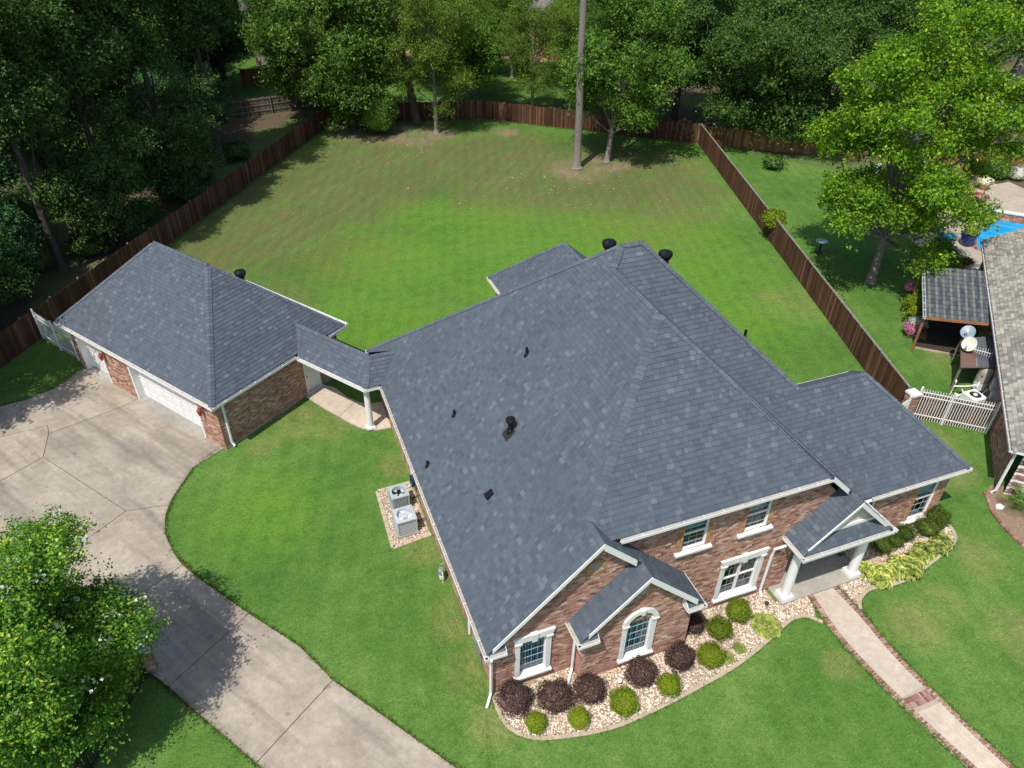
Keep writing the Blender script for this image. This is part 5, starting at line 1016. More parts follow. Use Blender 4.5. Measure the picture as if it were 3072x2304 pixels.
DR = [(-8.1, 17.75), (-9.35, 16.68), (-10.21, 15.1), (-10.67, 13.64), (-10.68, 12.61), (-10.36, 11.4), (-9.29, 9.4), (-7.6, 7.05), (-5.9, 4.81), (-4.95, 2.96), (-1.65, -1.68), (3.1, -6.5)]; DL = [(-11.3, 5.65), (-9.75, 3.43), (-7.91, .78), (-4.5, -4)]; DU = [(-14.7, 27.5), (-16.32, 25.93), (-17.61, 25.37), (-20, 25)]
tag(tufts('edge_grass', [DR, DL, DU, [tuple(v) for v in rl], [tuple(v) for v in rr], [tuple(v) for v in resample(EL, .3)], [tuple(v) for v in resample(ER, .3)]], .02, .07, MT['blade'], 2), 'short grass creeping over the edges of driveway and walk', 'grass', kind='stuff')
tag(tufts('edge_grass', [[(39, 48.2), (26.4, 8)], [(6.1, 66), (21.1, 62.5), (38.4, 48.5)], [(5.8, 66), (-17, 32)]], .03, .09, MT['blade'], 3, .07), 'taller untrimmed grass along the fence feet', 'grass', kind='stuff')
rsl = np.random.RandomState(12); LP = np.vstack([np.c_[rsl.normal(24, 5, 160), rsl.normal(44, 3, 160)], np.c_[rsl.normal(11, 4, 150), rsl.normal(57.5, 3, 150)], np.c_[rsl.uniform(-2, 34, 160), rsl.uniform(34, 56, 160)]])
LP = LP[(LP[:, 1] < 62-.23*(LP[:, 0]-5)) & (LP[:, 1] < 46+(38-LP[:, 0])*.75)]; vl, fl_ = leaf_quads(np.c_[LP, np.full(len(LP), .03)], np.tile([0, 0, 1.], (len(LP), 1))+rsl.normal(size=(len(LP), 3))*.2, .16, rsl, .6)
MT['litter'] = leafmat('dry_leaf_litter', [(0, (.2, .13, .07)), (.6, (.42, .33, .22)), (1, (.62, .55, .44))], .2, .02); tag(link(bpy.data.objects.new('leaf_litter', np_mesh('leaf_litter', vl, fl_, MT['litter']))), 'dry fallen leaves scattered over the back lawn', 'leaf litter', kind='stuff')
# ---------------------------------------------------------------- things around the house
def condenser(label, x, y, s, h, body, open_top, rz):
    t = thing('air_conditioner', label, 'air conditioner', (x, y, 0), rz); mw = Matrix.Translation((x, y, 0)) @ Matrix.Rotation(rz, 4, 'Z'); a = s/2
    def B(mb, name, mat, parent=t): return mb.build(name, MT[mat], parent, mw=mw)
    B(MB().box(-a-.06, a+.06, -a-.06, a+.06, .02, .1), 'pad', 'slabconc'); B(MB().box(-a+.05, a-.05, -a+.05, a-.05, .1, h-.26), 'core', 'acdark')
    for sx in (-1, 1):
        for sy in (-1, 1): B(MB().box(sx*a-.05*(sx > 0)-.0*(sx < 0), sx*a+.05*(sx < 0)+.0, sy*a-.05*(sy > 0), sy*a+.05*(sy < 0), .1, h-.05), 'corner_post', body)
    lv = MB()
    if open_top:
        for i in range(11):
            q = -a+.07+i*(s-.14)/10
            for sy in (-1, 1): lv.box(q-.02, q+.02, sy*(a-.02)-.012, sy*(a-.02)+.012, .1, h-.06); lv.box(sy*(a-.02)-.012, sy*(a-.02)+.012, q-.02, q+.02, .1, h-.06)
    else:
        for i in range(8):
            z = .14+i*(h-.24)/8
            for sy in (-1, 1): lv.box(-a+.05, a-.05, sy*(a-.03)-.012, sy*(a-.03)+.012, z, z+.045); lv.box(sy*(a-.03)-.012, sy*(a-.03)+.012, -a+.05, a-.05, z, z+.045)
    tag(B(lv, 'louvre', body), kind='stuff')
    r = a*.78; n = 32; top = MB(); ring = [(r*math.cos(2*math.pi*i/n), r*math.sin(2*math.pi*i/n)) for i in range(n)]
    sq = []
    for i in range(n):
        c, s_ = math.cos(2*math.pi*i/n), math.sin(2*math.pi*i/n); m = max(abs(c), abs(s_)); m = m+(1-m)*.0; sq.append((a*1.03*c/m, a*1.03*s_/m))
    vs_ = [(x_, y_, h) for x_, y_ in ring]+[(x_, y_, h-.015) for x_, y_ in sq]+[(x_, y_, h-.09) for x_, y_ in sq]+[(x_*.97, y_*.97, h-.2) for x_, y_ in ring]
    fs = []
    for i in range(n): j = (i+1) % n; fs += [(i, j, n+j, n+i), (n+i, n+j, 2*n+j, 2*n+i), (i, 3*n+i, 3*n+j, j)]
    top.add(vs_, fs); B(top, 'top_cover', body)
    if open_top:
        B(MB().lathe((0, 0, 0), [(r*.96, h-.21), (r*.95, h-.2)], 24), 'fan_well', 'blackmatte')
        for i in range(4): c, s_ = math.cos(i*1.57+.4), math.sin(i*1.57+.4); B(MB().add([(c*.08-s_*.06, s_*.08+c*.06, h-.12), (c*r*.9-s_*.13, s_*r*.9+c*.13, h-.1), (c*r*.9+s_*.1, s_*r*.9-c*.1, h-.17), (c*.08+s_*.05, s_*.08-c*.05, h-.16)], [(0, 1, 2, 3)]), 'fan_blade', 'acgrey')
        B(MB().lathe((0, 0, 0), [(.09, h-.18), (.09, h-.02), (.02, h)], 14), 'motor', 'black')
    else:
        B(MB().lathe((0, 0, 0), [(r*.97, h-.21), (r*.96, h-.185), (r*.5, h-.17), (.17, h-.15), (.16, h-.08), (.03, h-.07)], 28), 'fan_well', 'acgrey')
        for i in range(3): c, s_ = math.cos(i*2.09+3.6), math.sin(i*2.09+3.6); B(MB().add([(c*.14-s_*.06, s_*.14+c*.06, h-.1), (c*r*.92-s_*.2, s_*r*.92+c*.2, h-.09), (c*r*.92+s_*.08, s_*r*.92-c*.08, h-.16), (c*.14+s_*.06, s_*.14-c*.06, h-.14)], [(0, 1, 2, 3)]), 'fan_blade', 'white')
    B(MB().tube([(a, .1, .2), (a+.25, .12, .12), (a+.55, .12, .2)], .025, 6), 'refrigerant_line', 'blackmatte')
condenser('grey green air conditioner with dark open fan top, farther one', -.5, 10.8, .8, .92, 'acgreen', True, .02)
condenser('light grey air conditioner with pale fan and slatted sides, nearer one', -.6, 9.3, .88, .95, 'acgrey', False, .03)
t = thing('gas_meter', 'small grey gas meter standing by the west brick wall', 'meter', (.12, 6.05, 0)); m = MB(); m.lathe((.12, 6.05, 0), [(.1, .35), (.14, .4), (.14, .62), (.09, .68)], 12); m.build('meter_body', MT['steel'], t)
MB().tube([(.12, 5.85, 0), (.12, 5.85, .55), (.12, 6.0, .6)], .025, 6).build('pipe', MT['pvc'], t); MB().tube([(.12, 6.22, 0), (.12, 6.22, .7), (.3, 6.25, .75)], .025, 6).build('pipe', MT['steel'], t); MB().box(.02, .2, 5.95, 6.1, .1, .3).build('regulator', MT['pvc'], t)
t = thing('garden_hose', 'coiled dark blue hose hanging on the west wall by condensers', 'hose', (.38, 11.3, 0)); m = MB()
for k in range(5): m.tube([(.34-.03*k, 11.3+math.cos(a_)*(.2+.01*k), .85+math.sin(a_)*(.3+.01*k)) for a_ in [i*math.pi/8 for i in range(17)]], .018, 5)
m.build('hose_coil', plain('blue_hose', (.02, .05, .11), .5), t); MB().box(.36, .44, 11.2, 11.4, 1.05, 1.2).build('hanger', MT['black'], t)
t = thing('bed_lamp', 'small white path lamp in gravel between burgundy shrubs', 'lamp', (4.9, -.85, 0)); MB().tube([(4.9, -.85, 0), (4.9, -.85, .25)], .015, 6).build('stake', MT['steel'], t); MB().lathe((4.9, -.85, .25), [(.03, 0), (.1, .04), (.09, .07), (.02, .1)], 12).build('lamp_head', MT['pvc'], t)
t = thing('bed_lamp', 'small dark path lamp in gravel below the porch downspout', 'lamp', (12.1, .2, 0)); MB().tube([(12.1, .2, 0), (12.1, .2, .2)], .015, 6).build('stake', MT['iron'], t); MB().lathe((12.1, .2, .2), [(.03, 0), (.09, .04), (.08, .07), (.02, .1)], 12).build('lamp_head', MT['iron'], t)
t = thing('meter_box', 'grey electric box on the west wall near the front corner', 'utility box', (.45, 1.9, 0)); MB().box(.2, .44, 1.6, 1.95, .9, 1.6).build('cabinet', MT['steel'], t); MB().tube([(.38, 1.75, 1.6), (.38, 1.75, 2.7)], .03, 6).build('conduit', MT['steel'], t); MB().tube([(.38, 1.75, 0), (.38, 1.75, .9)], .03, 6).build('conduit', MT['steel'], t)

# ---------------------------------------------------------------- neighbour on the right
nb = thing('neighbour_house', 'neighbour house with tan shingle roof along the right edge', 'house', (34, 4, 0))
e0, e1 = Vector((25.76, 1.92, 2.9)), Vector((42.04, 18.69, 2.9)); ed = (e1-e0).normalized(); en = Vector((ed.y, -ed.x, 0)); FN = Fr(e0, ed, en); LE = (e1-e0).length
nr = Roof(31, .2, 1.25); kk = .62
pt = lambda u, d: FN.O+FN.U*u+FN.N*d+Vector((0, 0, kk*d))
nA = nr.plane([pt(-.0, .1), pt(LE, .1), pt(LE, 8.5), pt(4.5, 8.5)]); 
pf = lambda u, d: FN.O+FN.U*u+FN.N*d+Vector((0, 0, kk*8.5/4.5*max(u, 0) if False else 0))
ns_ = nr.plane([FN.O+FN.U*.05+FN.N*.1, FN.O+FN.U*.05+FN.N*14, FN.O+FN.U*4.5+FN.N*8.5+Vector((0, 0, kk*8.5)), ], phase=1)
nr.cap(pt(.02, .1), pt(4.5, 8.5), nA, ns_)
nr.out(nb, 200, 0, 'tan_shingle', 'tan_shingle')
nbk = Bricks(); nbk.wall(Fr(FN.p(.5, .5, -2.9), ed, -en), [(0, 0), (LE-1, 0), (LE-1, 2.8), (0, 2.8)], seed=41)
nbk.out(nb, 0)
fw_ = Bricks(); Ff = Fr(FN.p(.5, .5, -2.9), en, -ed); fw_.wall(Ff, [(.3, 0), (9, 0), (9, 2.8), (.3, 2.8)], bricks=False); wq = fw_.back.build('painted_wall', MT['white'], nb)
qs = []
for k in range(6):
    for j in range(4):
        z = .15+k*.44+j*.075
        if k % 2 == 0 or True:
            for i in range(2): u0 = .3+i*.26+(j % 2)*.1; vs_ = [Ff.p(u0, .03, z), Ff.p(u0+.24, .03, z), Ff.p(u0+.24, .03, z+.062), Ff.p(u0, .03, z+.062)]; qs.append((vs_+[v-Ff.N*.03 for v in vs_], [(0, 1, 2, 3)]+[(a_, 4+a_, 4+(a_+1) % 4, (a_+1) % 4) for a_ in range(4)]))
pieces_out(qs, 'quoin_brick', MT['walkbrick'], wq, len(qs))
gutter(nb, [tuple(e1), tuple(e0), tuple(FN.p(0, 9, 0))], [-en, -ed]); downspout(nb, [FN.p(.1, .1, -.1), FN.p(.35, .4, -.4), FN.p(.4, .42, -2.7), FN.p(.2, .2, -2.8)], .06)
soffit(nb, [FN.p(0.02, .05, -.1), FN.p(LE, .05, -.1), FN.p(LE, .55, -.1), FN.p(.02, .55, -.1)]); soffit(nb, [FN.p(0.02, .5, -.1), FN.p(.02, 9, -.1), FN.p(.52, 9, -.1), FN.p(.52, .5, -.1)])
# lean-to with shingle-striped roof
lt = thing('lean_to', 'lean-to shelter with dark striped roof beside neighbour house', 'shelter', (35, 14, 0))
LC = [Vector(v) for v in ((36.1, 17.65, 2.55), (39.0, 15.4, 2.75), (34.05, 10.6, 2.75), (31.35, 12.65, 2.55))]
lm, lnt, lb_ = nmat('striped_roof'); mp_ = nd(lnt, 'Mapping'); L(lnt, pos(lnt), mp_.inputs[0]); mp_.inputs['Rotation'].default_value = (0, 0, R(-46))
MT['lean_d'] = pieces_mat('lean_to_shingle', [(0, (.05, .06, .075)), (.5, (.075, .088, .105)), (1, (.11, .12, .135))], .9, 50, .12); MT['lean_l'] = pieces_mat('lean_to_shingle_green', [(0, (.13, .145, .125)), (1, (.20, .21, .18))], .9, 50, .12)
ll = MB(); ll.prism([c - Vector((0, 0, .08)) for c in LC], (0, 0, .08)); lo_ = ll.build('roof', MT['deck'], lt); fix_normals(lo_.data)
pcs = {0: [], 1: []}; NU, NV = 26, 12
for i in range(NU):
    for j in range(NV):
        def bl(a_, b_): return LC[0].lerp(LC[1], a_).lerp(LC[3].lerp(LC[2], a_), b_)
        a0, a1, b0, b1 = i/NU+.001, (i+1)/NU-.001, j/NV+.004, (j+1)/NV-.004; vs_ = [bl(a0, b0)+Vector((0, 0, .012)), bl(a1, b0)+Vector((0, 0, .012)), bl(a1, b1)+Vector((0, 0, .022)), bl(a0, b1)+Vector((0, 0, .022))]
        pcs[1 if (i % 3 == 2) else 0].append((vs_+[v-Vector((0, 0, .02)) for v in vs_], [(0, 1, 2, 3)]+[(q_, 4+q_, 4+(q_+1) % 4, (q_+1) % 4) for q_ in range(4)]))
pieces_out(pcs[0], 'roof_tile', MT['lean_d'], lo_, len(pcs[0])); pieces_out(pcs[1], 'roof_tile', MT['lean_l'], lo_, len(pcs[1]))
gutter(lt, [tuple(LC[0]+Vector((-.05, .0, .03))), tuple(LC[3]+Vector((-.05, 0, .03)))], [(-.72, .69, 0)]); fb_ = MB(); rake(fb_, LC[3]+Vector((0, -.03, .0)), LC[2]+Vector((0, -.03, 0)), (0, 1, 0), .16, .04); fb_.build('beam', MT['orangewood'], lt)
for c in (LC[0], LC[3]): p_ = c.lerp((LC[0]+LC[1]+LC[2]+LC[3])/4, .06); MB().box(p_.x-.05, p_.x+.05, p_.y-.05, p_.y+.05, 0, 2.5).build('post', MT['orangewood'], lt)
MT['deckwood'] = plain('dark_deck_wood', (.045, .034, .026), .8, .3, 6)
dk = struct(sheet('deck', [(36.0, 17.5), (32.1, 13.0), (34.1, 11.3), (38.6, 15.4)], .02, MT['iron'])); dr_ = Vector((1.9, -1.6, 0)).normalized(); dt_ = Vector((4.2, 4.4, 0)).normalized()
for i in range(22):
    F_ = Fr(Vector((32.15, 13.0, .03))+dt_*(i*.27), dr_, dt_); MB().fbox(F_, 0, 2.4 if i > 8 else 2.3, 0, .24, 0, .04).build('plank', MT['deckwood'], dk)
MB().fbox(Fr((32.05, 12.95, 0), dr_, (-dr_.y, dr_.x, 0)), 0, 2.6, -.08, 0, 0, .1).build('border', MT['edging'], dk)
# equipment shed roof, dishes, aerial
sh = thing('equipment_shelter', 'low flat wooden shelter over the pool equipment', 'shelter', (32.6, 9.7, 0)); SC = [Vector(v) for v in ((32.86, 11.02, 1.72), (34.93, 10.51, 1.72), (32.43, 8.2, 1.72), (30.61, 8.85, 1.72))]
sb = MB(); sb.prism([c-Vector((0, 0, .1)) for c in SC], (0, 0, .1)); o = sb.build('roof', MT['greywood'], sh); fix_normals(o.data)
MB().prism([SC[0].lerp(SC[1], .42)+Vector((0, 0, .004)), SC[1]+Vector((0, 0, .004)), SC[2]+Vector((0, 0, .004)), SC[3].lerp(SC[2], .5)+Vector((0, 0, .004))], (0, 0, .012)).build('roll_roofing', MT['lean_d'], o)
for i in range(9):
    a0, a1 = i/9+.01, (i+1)/9-.01; q_ = [SC[0].lerp(SC[3], a0), SC[0].lerp(SC[3], a1), SC[0].lerp(SC[3], a1).lerp(SC[1].lerp(SC[2], a1), .44), SC[0].lerp(SC[3], a0).lerp(SC[1].lerp(SC[2], a0), .44)]
    b_ = MB(); b_.prism([v+Vector((0, 0, .003)) for v in q_], (0, 0, .015)); b_ = b_.build('plank', plain('brown_plank_%d' % i, (.15+.01*(i % 3), .09, .06), .8), o); fix_normals(b_.data)
for c in SC: p_ = c.lerp(sum(SC, Vector())/4, .07); MB().box(p_.x-.05, p_.x+.05, p_.y-.05, p_.y+.05, 0, 1.62).build('post', MT['greywood'], sh)
def dish(label, x, y, z, r, az, el, mat):
    t = thing('satellite_dish', label, 'satellite dish', (x, y, 1.72)); d = Vector((math.cos(az)*math.cos(el), math.sin(az)*math.cos(el), math.sin(el))); a_ = d.cross(Vector((0, 0, 1))).normalized(); b_ = a_.cross(d); c = Vector((x, y, z)); m = MB(); n = 24; vs_ = [c]; fs = []
    for k in range(1, 5):
        rr = r*k/4
        for i in range(n): vs_.append(c+(a_*math.cos(2*math.pi*i/n)*.9+b_*math.sin(2*math.pi*i/n))*rr+d*(rr*rr*.35))
    for i in range(n):
        fs.append((0, 1+i, 1+(i+1) % n))
        for k in range(3): fs.append((1+k*n+i, 1+(k+1)*n+i, 1+(k+1)*n+(i+1) % n, 1+k*n+(i+1) % n))
    m.add(vs_, fs); m.build('reflector', MT[mat], t, True); MB().tube([(x, y, 1.73), (x, y, z-.05), c-d*.03], .03, 8).build('mast', MT['steel'], t)
    f = c+d*r*.95-b_*r*.35; MB().tube([c-b_*r*.9, f], .018, 6).build('feed_arm', MT['pvc'], t); MB().lathe(f, [(.07, -.08), (.09, 0), (.07, .1)], 10).build('feed_horn', MT['pvc'], t)
dish('round grey satellite dish behind the cream one', 32.85, 10.75, 2.3, .42, R(205), R(52), 'greydish'); dish('cream satellite dish tilted on the low shelter roof', 32.05, 9.85, 2.25, .42, R(200), R(30), 'cream')
t = thing('tv_aerial', 'silver television aerial lying above the low shelter roof', 'aerial', (32.2, 9.3, 1.72)); MB().tube([(32.1, 9.2, 1.73), (32.1, 9.2, 2.15)], .02, 6).build('mast', MT['steel'], t); MB().tube([(31.9, 9.75, 2.1), (32.6, 8.75, 2.15)], .018, 6).build('boom', MT['pvc'], t)
for i in range(11): p_ = Vector((31.9, 9.75, 2.1)).lerp(Vector((32.6, 8.75, 2.15)), i/10); w_ = .2+.035*i; MB().tube([p_-Vector((.82, .57, 0))*w_, p_+Vector((.82, .57, 0))*w_], .009, 5).build('element', MT['pvc'], t)
t = thing('pool_filter', 'tall tan pool filter tank under the low shelter edge', 'filter tank', (32.3, 8.45, 0)); MB().lathe((32.3, 8.45, 0), [(.3, .08), (.36, .12), (.37, .6), (.37, .62)], 24).build('lower_shell', MT['pvc'], t); MB().lathe((32.3, 8.45, 0), [(.38, .62), (.38, 1.3), (.33, 1.45), (.2, 1.54), (.05, 1.56)], 24).build('tank', MT['tank'], t); MB().box(31.93, 31.97, 8.3, 8.5, 1.0, 1.12).build('label_plate', MT['blackmatte'], t)
t = thing('heat_pump', 'white square pool heat pump with round black fan grille', 'heat pump', (30.5, 7.35, 0)); hp_ = MB(); hp_.box(30.05, 30.95, 6.9, 7.8, .08, .85); hp_.build('casing', MT['pvc'], t); MB().lathe((30.5, 7.35, 0), [(.36, .85), (.36, .88), (.3, .89), (.3, .87)], 28).build('fan_ring', MT['white'], t); MB().lathe((30.5, 7.35, 0), [(.3, .875), (.12, .88)], 28).build('grille', MT['blackmatte'], t); MB().lathe((30.5, 7.35, 0), [(.12, .88), (.1, .93), (.02, .94)], 16).build('hub', MT['pvc'], t)
t = thing('pool_pump', 'tangle of white pool pipes and pump by the neighbour lawn', 'pump', (31.2, 8.3, 0))
for q_ in ([(30.4, 8.6, .05), (30.4, 8.6, .6), (31.0, 8.3, .65), (31.6, 8.2, .65)], [(30.9, 9.0, .05), (30.9, 9.0, .75), (30.6, 8.7, .75), (30.6, 8.7, .3)], [(31.4, 8.0, .1), (31.4, 8.0, .7), (31.9, 8.3, .7)], [(31.0, 7.9, .3), (31.6, 7.7, .35), (32.2, 7.9, .4)], [(30.2, 8.1, .35), (30.7, 8.1, .35), (31.0, 8.5, .35)]): MB().tube([Vector(v) for v in q_], .045, 8).build('pipe', MT['pvc'], t)
MB().lathe((30.2, 8.1, 0), [(.1, .1), (.12, .2), (.12, .4), (.04, .46)], 12).build('pump_pot', MT['pvc'], t); MB().tube([(30.9, 8.9, .3), (31.4, 9.2, .3)], .14, 12).build('motor', MT['blackmatte'], t); MB().tube([(31.1, 8.0, .5), (31.2, 7.95, .5)], .1, 10).build('valve', MT['tank'], t)
t = thing('electric_box', 'grey electric boxes on the neighbour brick wall', 'utility box', (31.7, 7.0, 0)); Fq = Fr(FN.p(.5, .5, -2.9), ed, -en)
for u_, z_, w_, h2 in ((7.2, 1.0, .4, .6), (6.6, .8, .3, .45), (6.1, .5, .25, .4)): MB().fbox(Fq, u_, u_+w_, .02, .2, z_, z_+h2).build('cabinet', MT['acgrey'], t)
MB().tube([Fq.p(7.4, .1, 1.6), Fq.p(7.4, .1, 2.7)], .03, 6).build('conduit', MT['steel'], t); MB().tube([Fq.p(6.75, .1, 0), Fq.p(6.75, .1, .8)], .03, 6).build('conduit', MT['steel'], t)
# pool and patio
struct(sheet('patio', [(41.5, 19.5), (44, 17), (60, 22), (60, 31), (50, 30.5), (43, 25)], .006, MT['patio']))
pool = [(46.4, 22.0), (48.5, 23.9), (51.8, 25.8), (54.2, 23.6), (58, 20), (54, 15), (49, 17.6)]
struct(sheet('pool_water', inset(pool, .0), .016, MT['water'])); cp = struct(MB().build('pool_coping', MT['walkbrick'])); 
for (a_, b_) in zip(pool, pool[1:]+pool[:1]):
    A, B_ = Vector(a_), Vector(b_); n_k = int((B_-A).length/.22)
    for i in range(n_k): p_ = A.lerp(B_, (i+.5)/n_k); d = (B_-A).normalized(); MB().fbox(Fr((0, 0, 0), (d.x, d.y, 0), (-d.y, d.x, 0)), -.1, .1, -.16, .16, 0, .05).build('brick', MT['walkbrick'], cp, mw=Matrix.Translation((p_.x, p_.y, .008)))
rw = thing('raised_pool_wall', 'low raised brick wall with pale scalloped coping behind the pool', 'wall', (53, 25.5, 0)); rb = Bricks(); A, B_ = Vector((50.8, 27.2, 0)), Vector((57.5, 20.6, 0)); d = (B_-A).normalized(); Fr_ = Fr(A, d, (d.y, -d.x, 0)); rb.wall(Fr_, [(0, 0), (9.4, 0), (9.4, .5), (0, .5)]); rb.wall(Fr(A+Vector((-d.y, d.x, 0))*.4, d, (-d.y, d.x, 0)), [(0, 0), (9.4, 0), (9.4, .5), (0, .5)], bricks=False); rb.out(rw, 0)
for i in range(42): MB().fbox(Fr_, i*.223, i*.223+.205, -.45, .07, .5, .58).build('coping_stone', MT['limestone'], rw)
def pot(name, label, x, y, r, h, mat, fol=None, z=0, fs_=1.1, n=500, leaf=.1):
    t = thing(name, label, 'planter', (x, y, z)); MB().lathe((x, y, z), [(r*.62, 0), (r*.85, h*.35), (r, h*.8), (r*1.08, h), (r*.95, h), (r*.9, h*.9)], 24).build('pot', MT[mat], t)
    if fol: link(bpy.data.objects.new('foliage', shrub_mesh(name, int(x*9), fol, r*fs_, r*1.6, n, leaf, .2)), t, Matrix.Translation((x, y, z+h*.85)))
    return t
pot('glazed_pot', 'large cobalt blue glazed pot at the pool edge', 46.2, 22.6, .55, .95, 'bluepot', 'leaf_yellow'); pot('clay_pot', 'small clay pot with leafy plant by neighbour wall', 43.2, 19.9, .3, .35, 'terracotta', 'leaf_holly', 0, 1.8)
FLW = [('pink', 53.2, 27.9, .7, 'pink and red flowers in a pot behind the pool wall', 'fl_pink'), ('white', 56.4, 30.5, .8, 'white hanging flower basket above pool patio', 'fl_white'), ('red', 53.6, 28.7, .4, 'red flowers beside the pink pot', 'fl_red')]
for k, x, y, r, lb, mt in FLW: pot('flower_pot', lb, x, y, r*.5, .5, 'terracotta', mt, 0, 1.5, 700, .12)
fb = thing('planter_bed', 'raised planter of lime green leaves along the lean-to', 'planter', (33.6, 15.2, 0)); MB().fbox(Fr((32.5, 14.0, 0), (.69, .72, 0), (-.72, .69, 0)), 0, 5.2, -.0, .07, 0, .35).build('side_board', MT['orangewood'], fb); MB().fbox(Fr((32.5, 14.0, 0), (.69, .72, 0), (-.72, .69, 0)), 0, 5.2, -1.0, -.01, 0, .28).build('soil', MT['soil'], fb)
bush('bedding_plant', 'lime green leafy plants filling the raised planter', 35.0, 16.2, .75, 1.1, 'leaf_lime', 900, .17, 'plant', .25); bush('bedding_plant', 'lime green plants at near end of the raised planter', 34.1, 15.3, .62, .9, 'leaf_lime', 700, .17, 'plant', .25)
bush('flower_clump', 'white petunias spilling over the planter corner', 33.5, 14.5, .55, .7, 'fl_white', 700, .1, 'flowers', .25); bush('flower_clump', 'pink petunias spilling onto the neighbour lawn', 32.75, 14.15, .55, .6, 'fl_pink', 700, .1, 'flowers', .2); bush('flower_clump', 'small pink roses at far end of the planter', 36.4, 18.2, .4, .9, 'fl_pink', 260, .09, 'flowers', .2)
bush('leafy_bush', 'green bush between bench and patio', 41.5, 20.3, 1.1, 1.5, 'leaf_mag', 1500, .16); bush('leafy_bush', 'green rounded bush on the patio edge under maple', 43.2, 22.2, .9, 1.2, 'leaf_mag', 1000, .16)
bush('fern_clump', 'small leafy clump in shade by right fence corner', 41.8, 40.6, 1.0, 1.2, 'leaf_oak', 900, .2)
for x, y, r, lb, mt in ((44, 31, .8, 'pink flower bush behind the maple trunk', 'fl_pink'), (46.5, 30, .7, 'white flower bush behind the maple', 'fl_white'), (58.5, 33.8, .9, 'pink roses along the orange cedar fence', 'fl_pink'), (61, 31.2, .9, 'pale rose bush at the right end of cedar fence', 'fl_white')): bush('rose_bush', lb, x, y, r, 1.3, mt, 420, .12, 'bush')
bush('garden_bush', 'green shrub row along the orange cedar fence', 59.5, 32.2, 1.3, 1.8, 'leaf_gum', 1300, .2); bush('garden_bush', 'green shrub beside the raised pool wall', 50.6, 28.4, 1.0, 1.4, 'leaf_gum', 900, .2)
t = thing('bird_bath', 'dark bird bath standing on the neighbour lawn', 'bird bath', (34.78, 25.3, 0)); MB().lathe((34.78, 25.3, 0), [(.3, 0), (.3, .05), (.1, .1), (.07, .3), (.07, .75), (.12, .8)], 16).build('pedestal', MT['iron'], t); MB().lathe((34.78, 25.3, 0), [(.1, .8), (.4, .86), (.44, .95), (.4, .95), (.3, .89), (.02, .88)], 20).build('bowl', MT['greydish'], t)
t = thing('garden_bench', 'grey slatted garden bench beside the lean-to', 'bench', (39.6, 21.0, 0)); bf = Fr((39.0, 21.4, 0), (.79, -.61, 0), (-.61, -.79, 0))
for i in range(5): MB().fbox(bf, 0, 1.6, .05+i*.09, .12+i*.09, .42, .45).build('seat_slat', MT['greywood'], t)
for i in range(4): MB().fbox(bf, 0, 1.6, -.02, .02, .55+i*.11, .63+i*.11).build('back_slat', MT['greywood'], t)
for u_ in (.05, 1.5):
    for d_ in (0, .45): MB().fbox(bf, u_, u_+.07, d_, d_+.05, 0, .42 if d_ else .95).build('leg', MT['greywood'], t)
t = thing('lounge_umbrella', 'teal folded parasol by the pool seen through the maple', 'parasol', (45.0, 25.2, 0)); MB().tube([(45, 25.2, 0), (45, 25.2, 2.3)], .03, 8).build('pole', MT['iron'], t); MB().lathe((45, 25.2, 0), [(.3, 1.2), (.22, 1.6), (.12, 2.2), (.02, 2.35)], 10).build('canopy', MT['teal'], t)
t = thing('lounge_chair', 'teal lounge chair on the patio below the maple', 'chair', (45.4, 23.6, 0)); MB().box(44.9, 46.0, 23.3, 24.0, .35, .42).build('seat', MT['teal'], t); MB().hexa([(44.6, 23.3, .42), (44.95, 23.3, .42), (44.95, 24, .42), (44.6, 24, .42), (44.3, 23.3, 1.0), (44.36, 23.3, 1.03), (44.36, 24, 1.03), (44.3, 24, 1.0)]).build('backrest', MT['teal'], t)
for x in (44.95, 45.9):
    for y in (23.35, 23.92): MB().box(x, x+.04, y, y+.04, 0, .35).build('leg', MT['iron'], t)
t = thing('yard_sign', 'small white sign standing behind the maple', 'sign', (48.9, 35.3, 0)); MB().box(48.5, 49.3, 35.28, 35.31, .6, 1.5).build('board', MT['white'], t); MB().box(48.85, 48.9, 35.32, 35.36, 0, 1.2).build('post', MT['greywood'], t)
struct(sheet('planting_bed', [(25.7, 1.9), (25.2, .9), (24.85, -.3), (24.9, -1.6), (26, -3.2), (29.5, -2), (28, 1.6), (26.6, 2.4)], .004, plain('mulch', (.24, .165, .115), .95, .25, 8, bmp=.4)))
t = thing('bed_edging', 'curved pinkish brick edging around the neighbour sago bed', 'edging', (25.2, .9, 0)); r = resample([(25.9, 2.1), (25.6, 1.6), (25.15, .9), (24.85, -.3), (24.9, -1.6), (25.9, -3.2)], .24)
for a_, b_ in zip(r, r[1:]): d = (b_-a_).normalized(); MB().fbox(Fr((0, 0, 0), (d.x, d.y, 0), (-d.y, d.x, 0)), -.11, .11, -.07, .07, 0, .08).build('brick', MT['walkbrick'], t, mw=Matrix.Translation(((a_.x+b_.x)/2, (a_.y+b_.y)/2, 0)))
t = thing('sago_palm', 'spiky green sago palm in the neighbour front bed', 'palm', (26.55, .78, 0)); MB().lathe((26.55, .78, 0), [(.2, 0), (.25, .2), (.15, .5)], 10).build('trunk', MT['barkdark'], t); rg = random.Random(8)
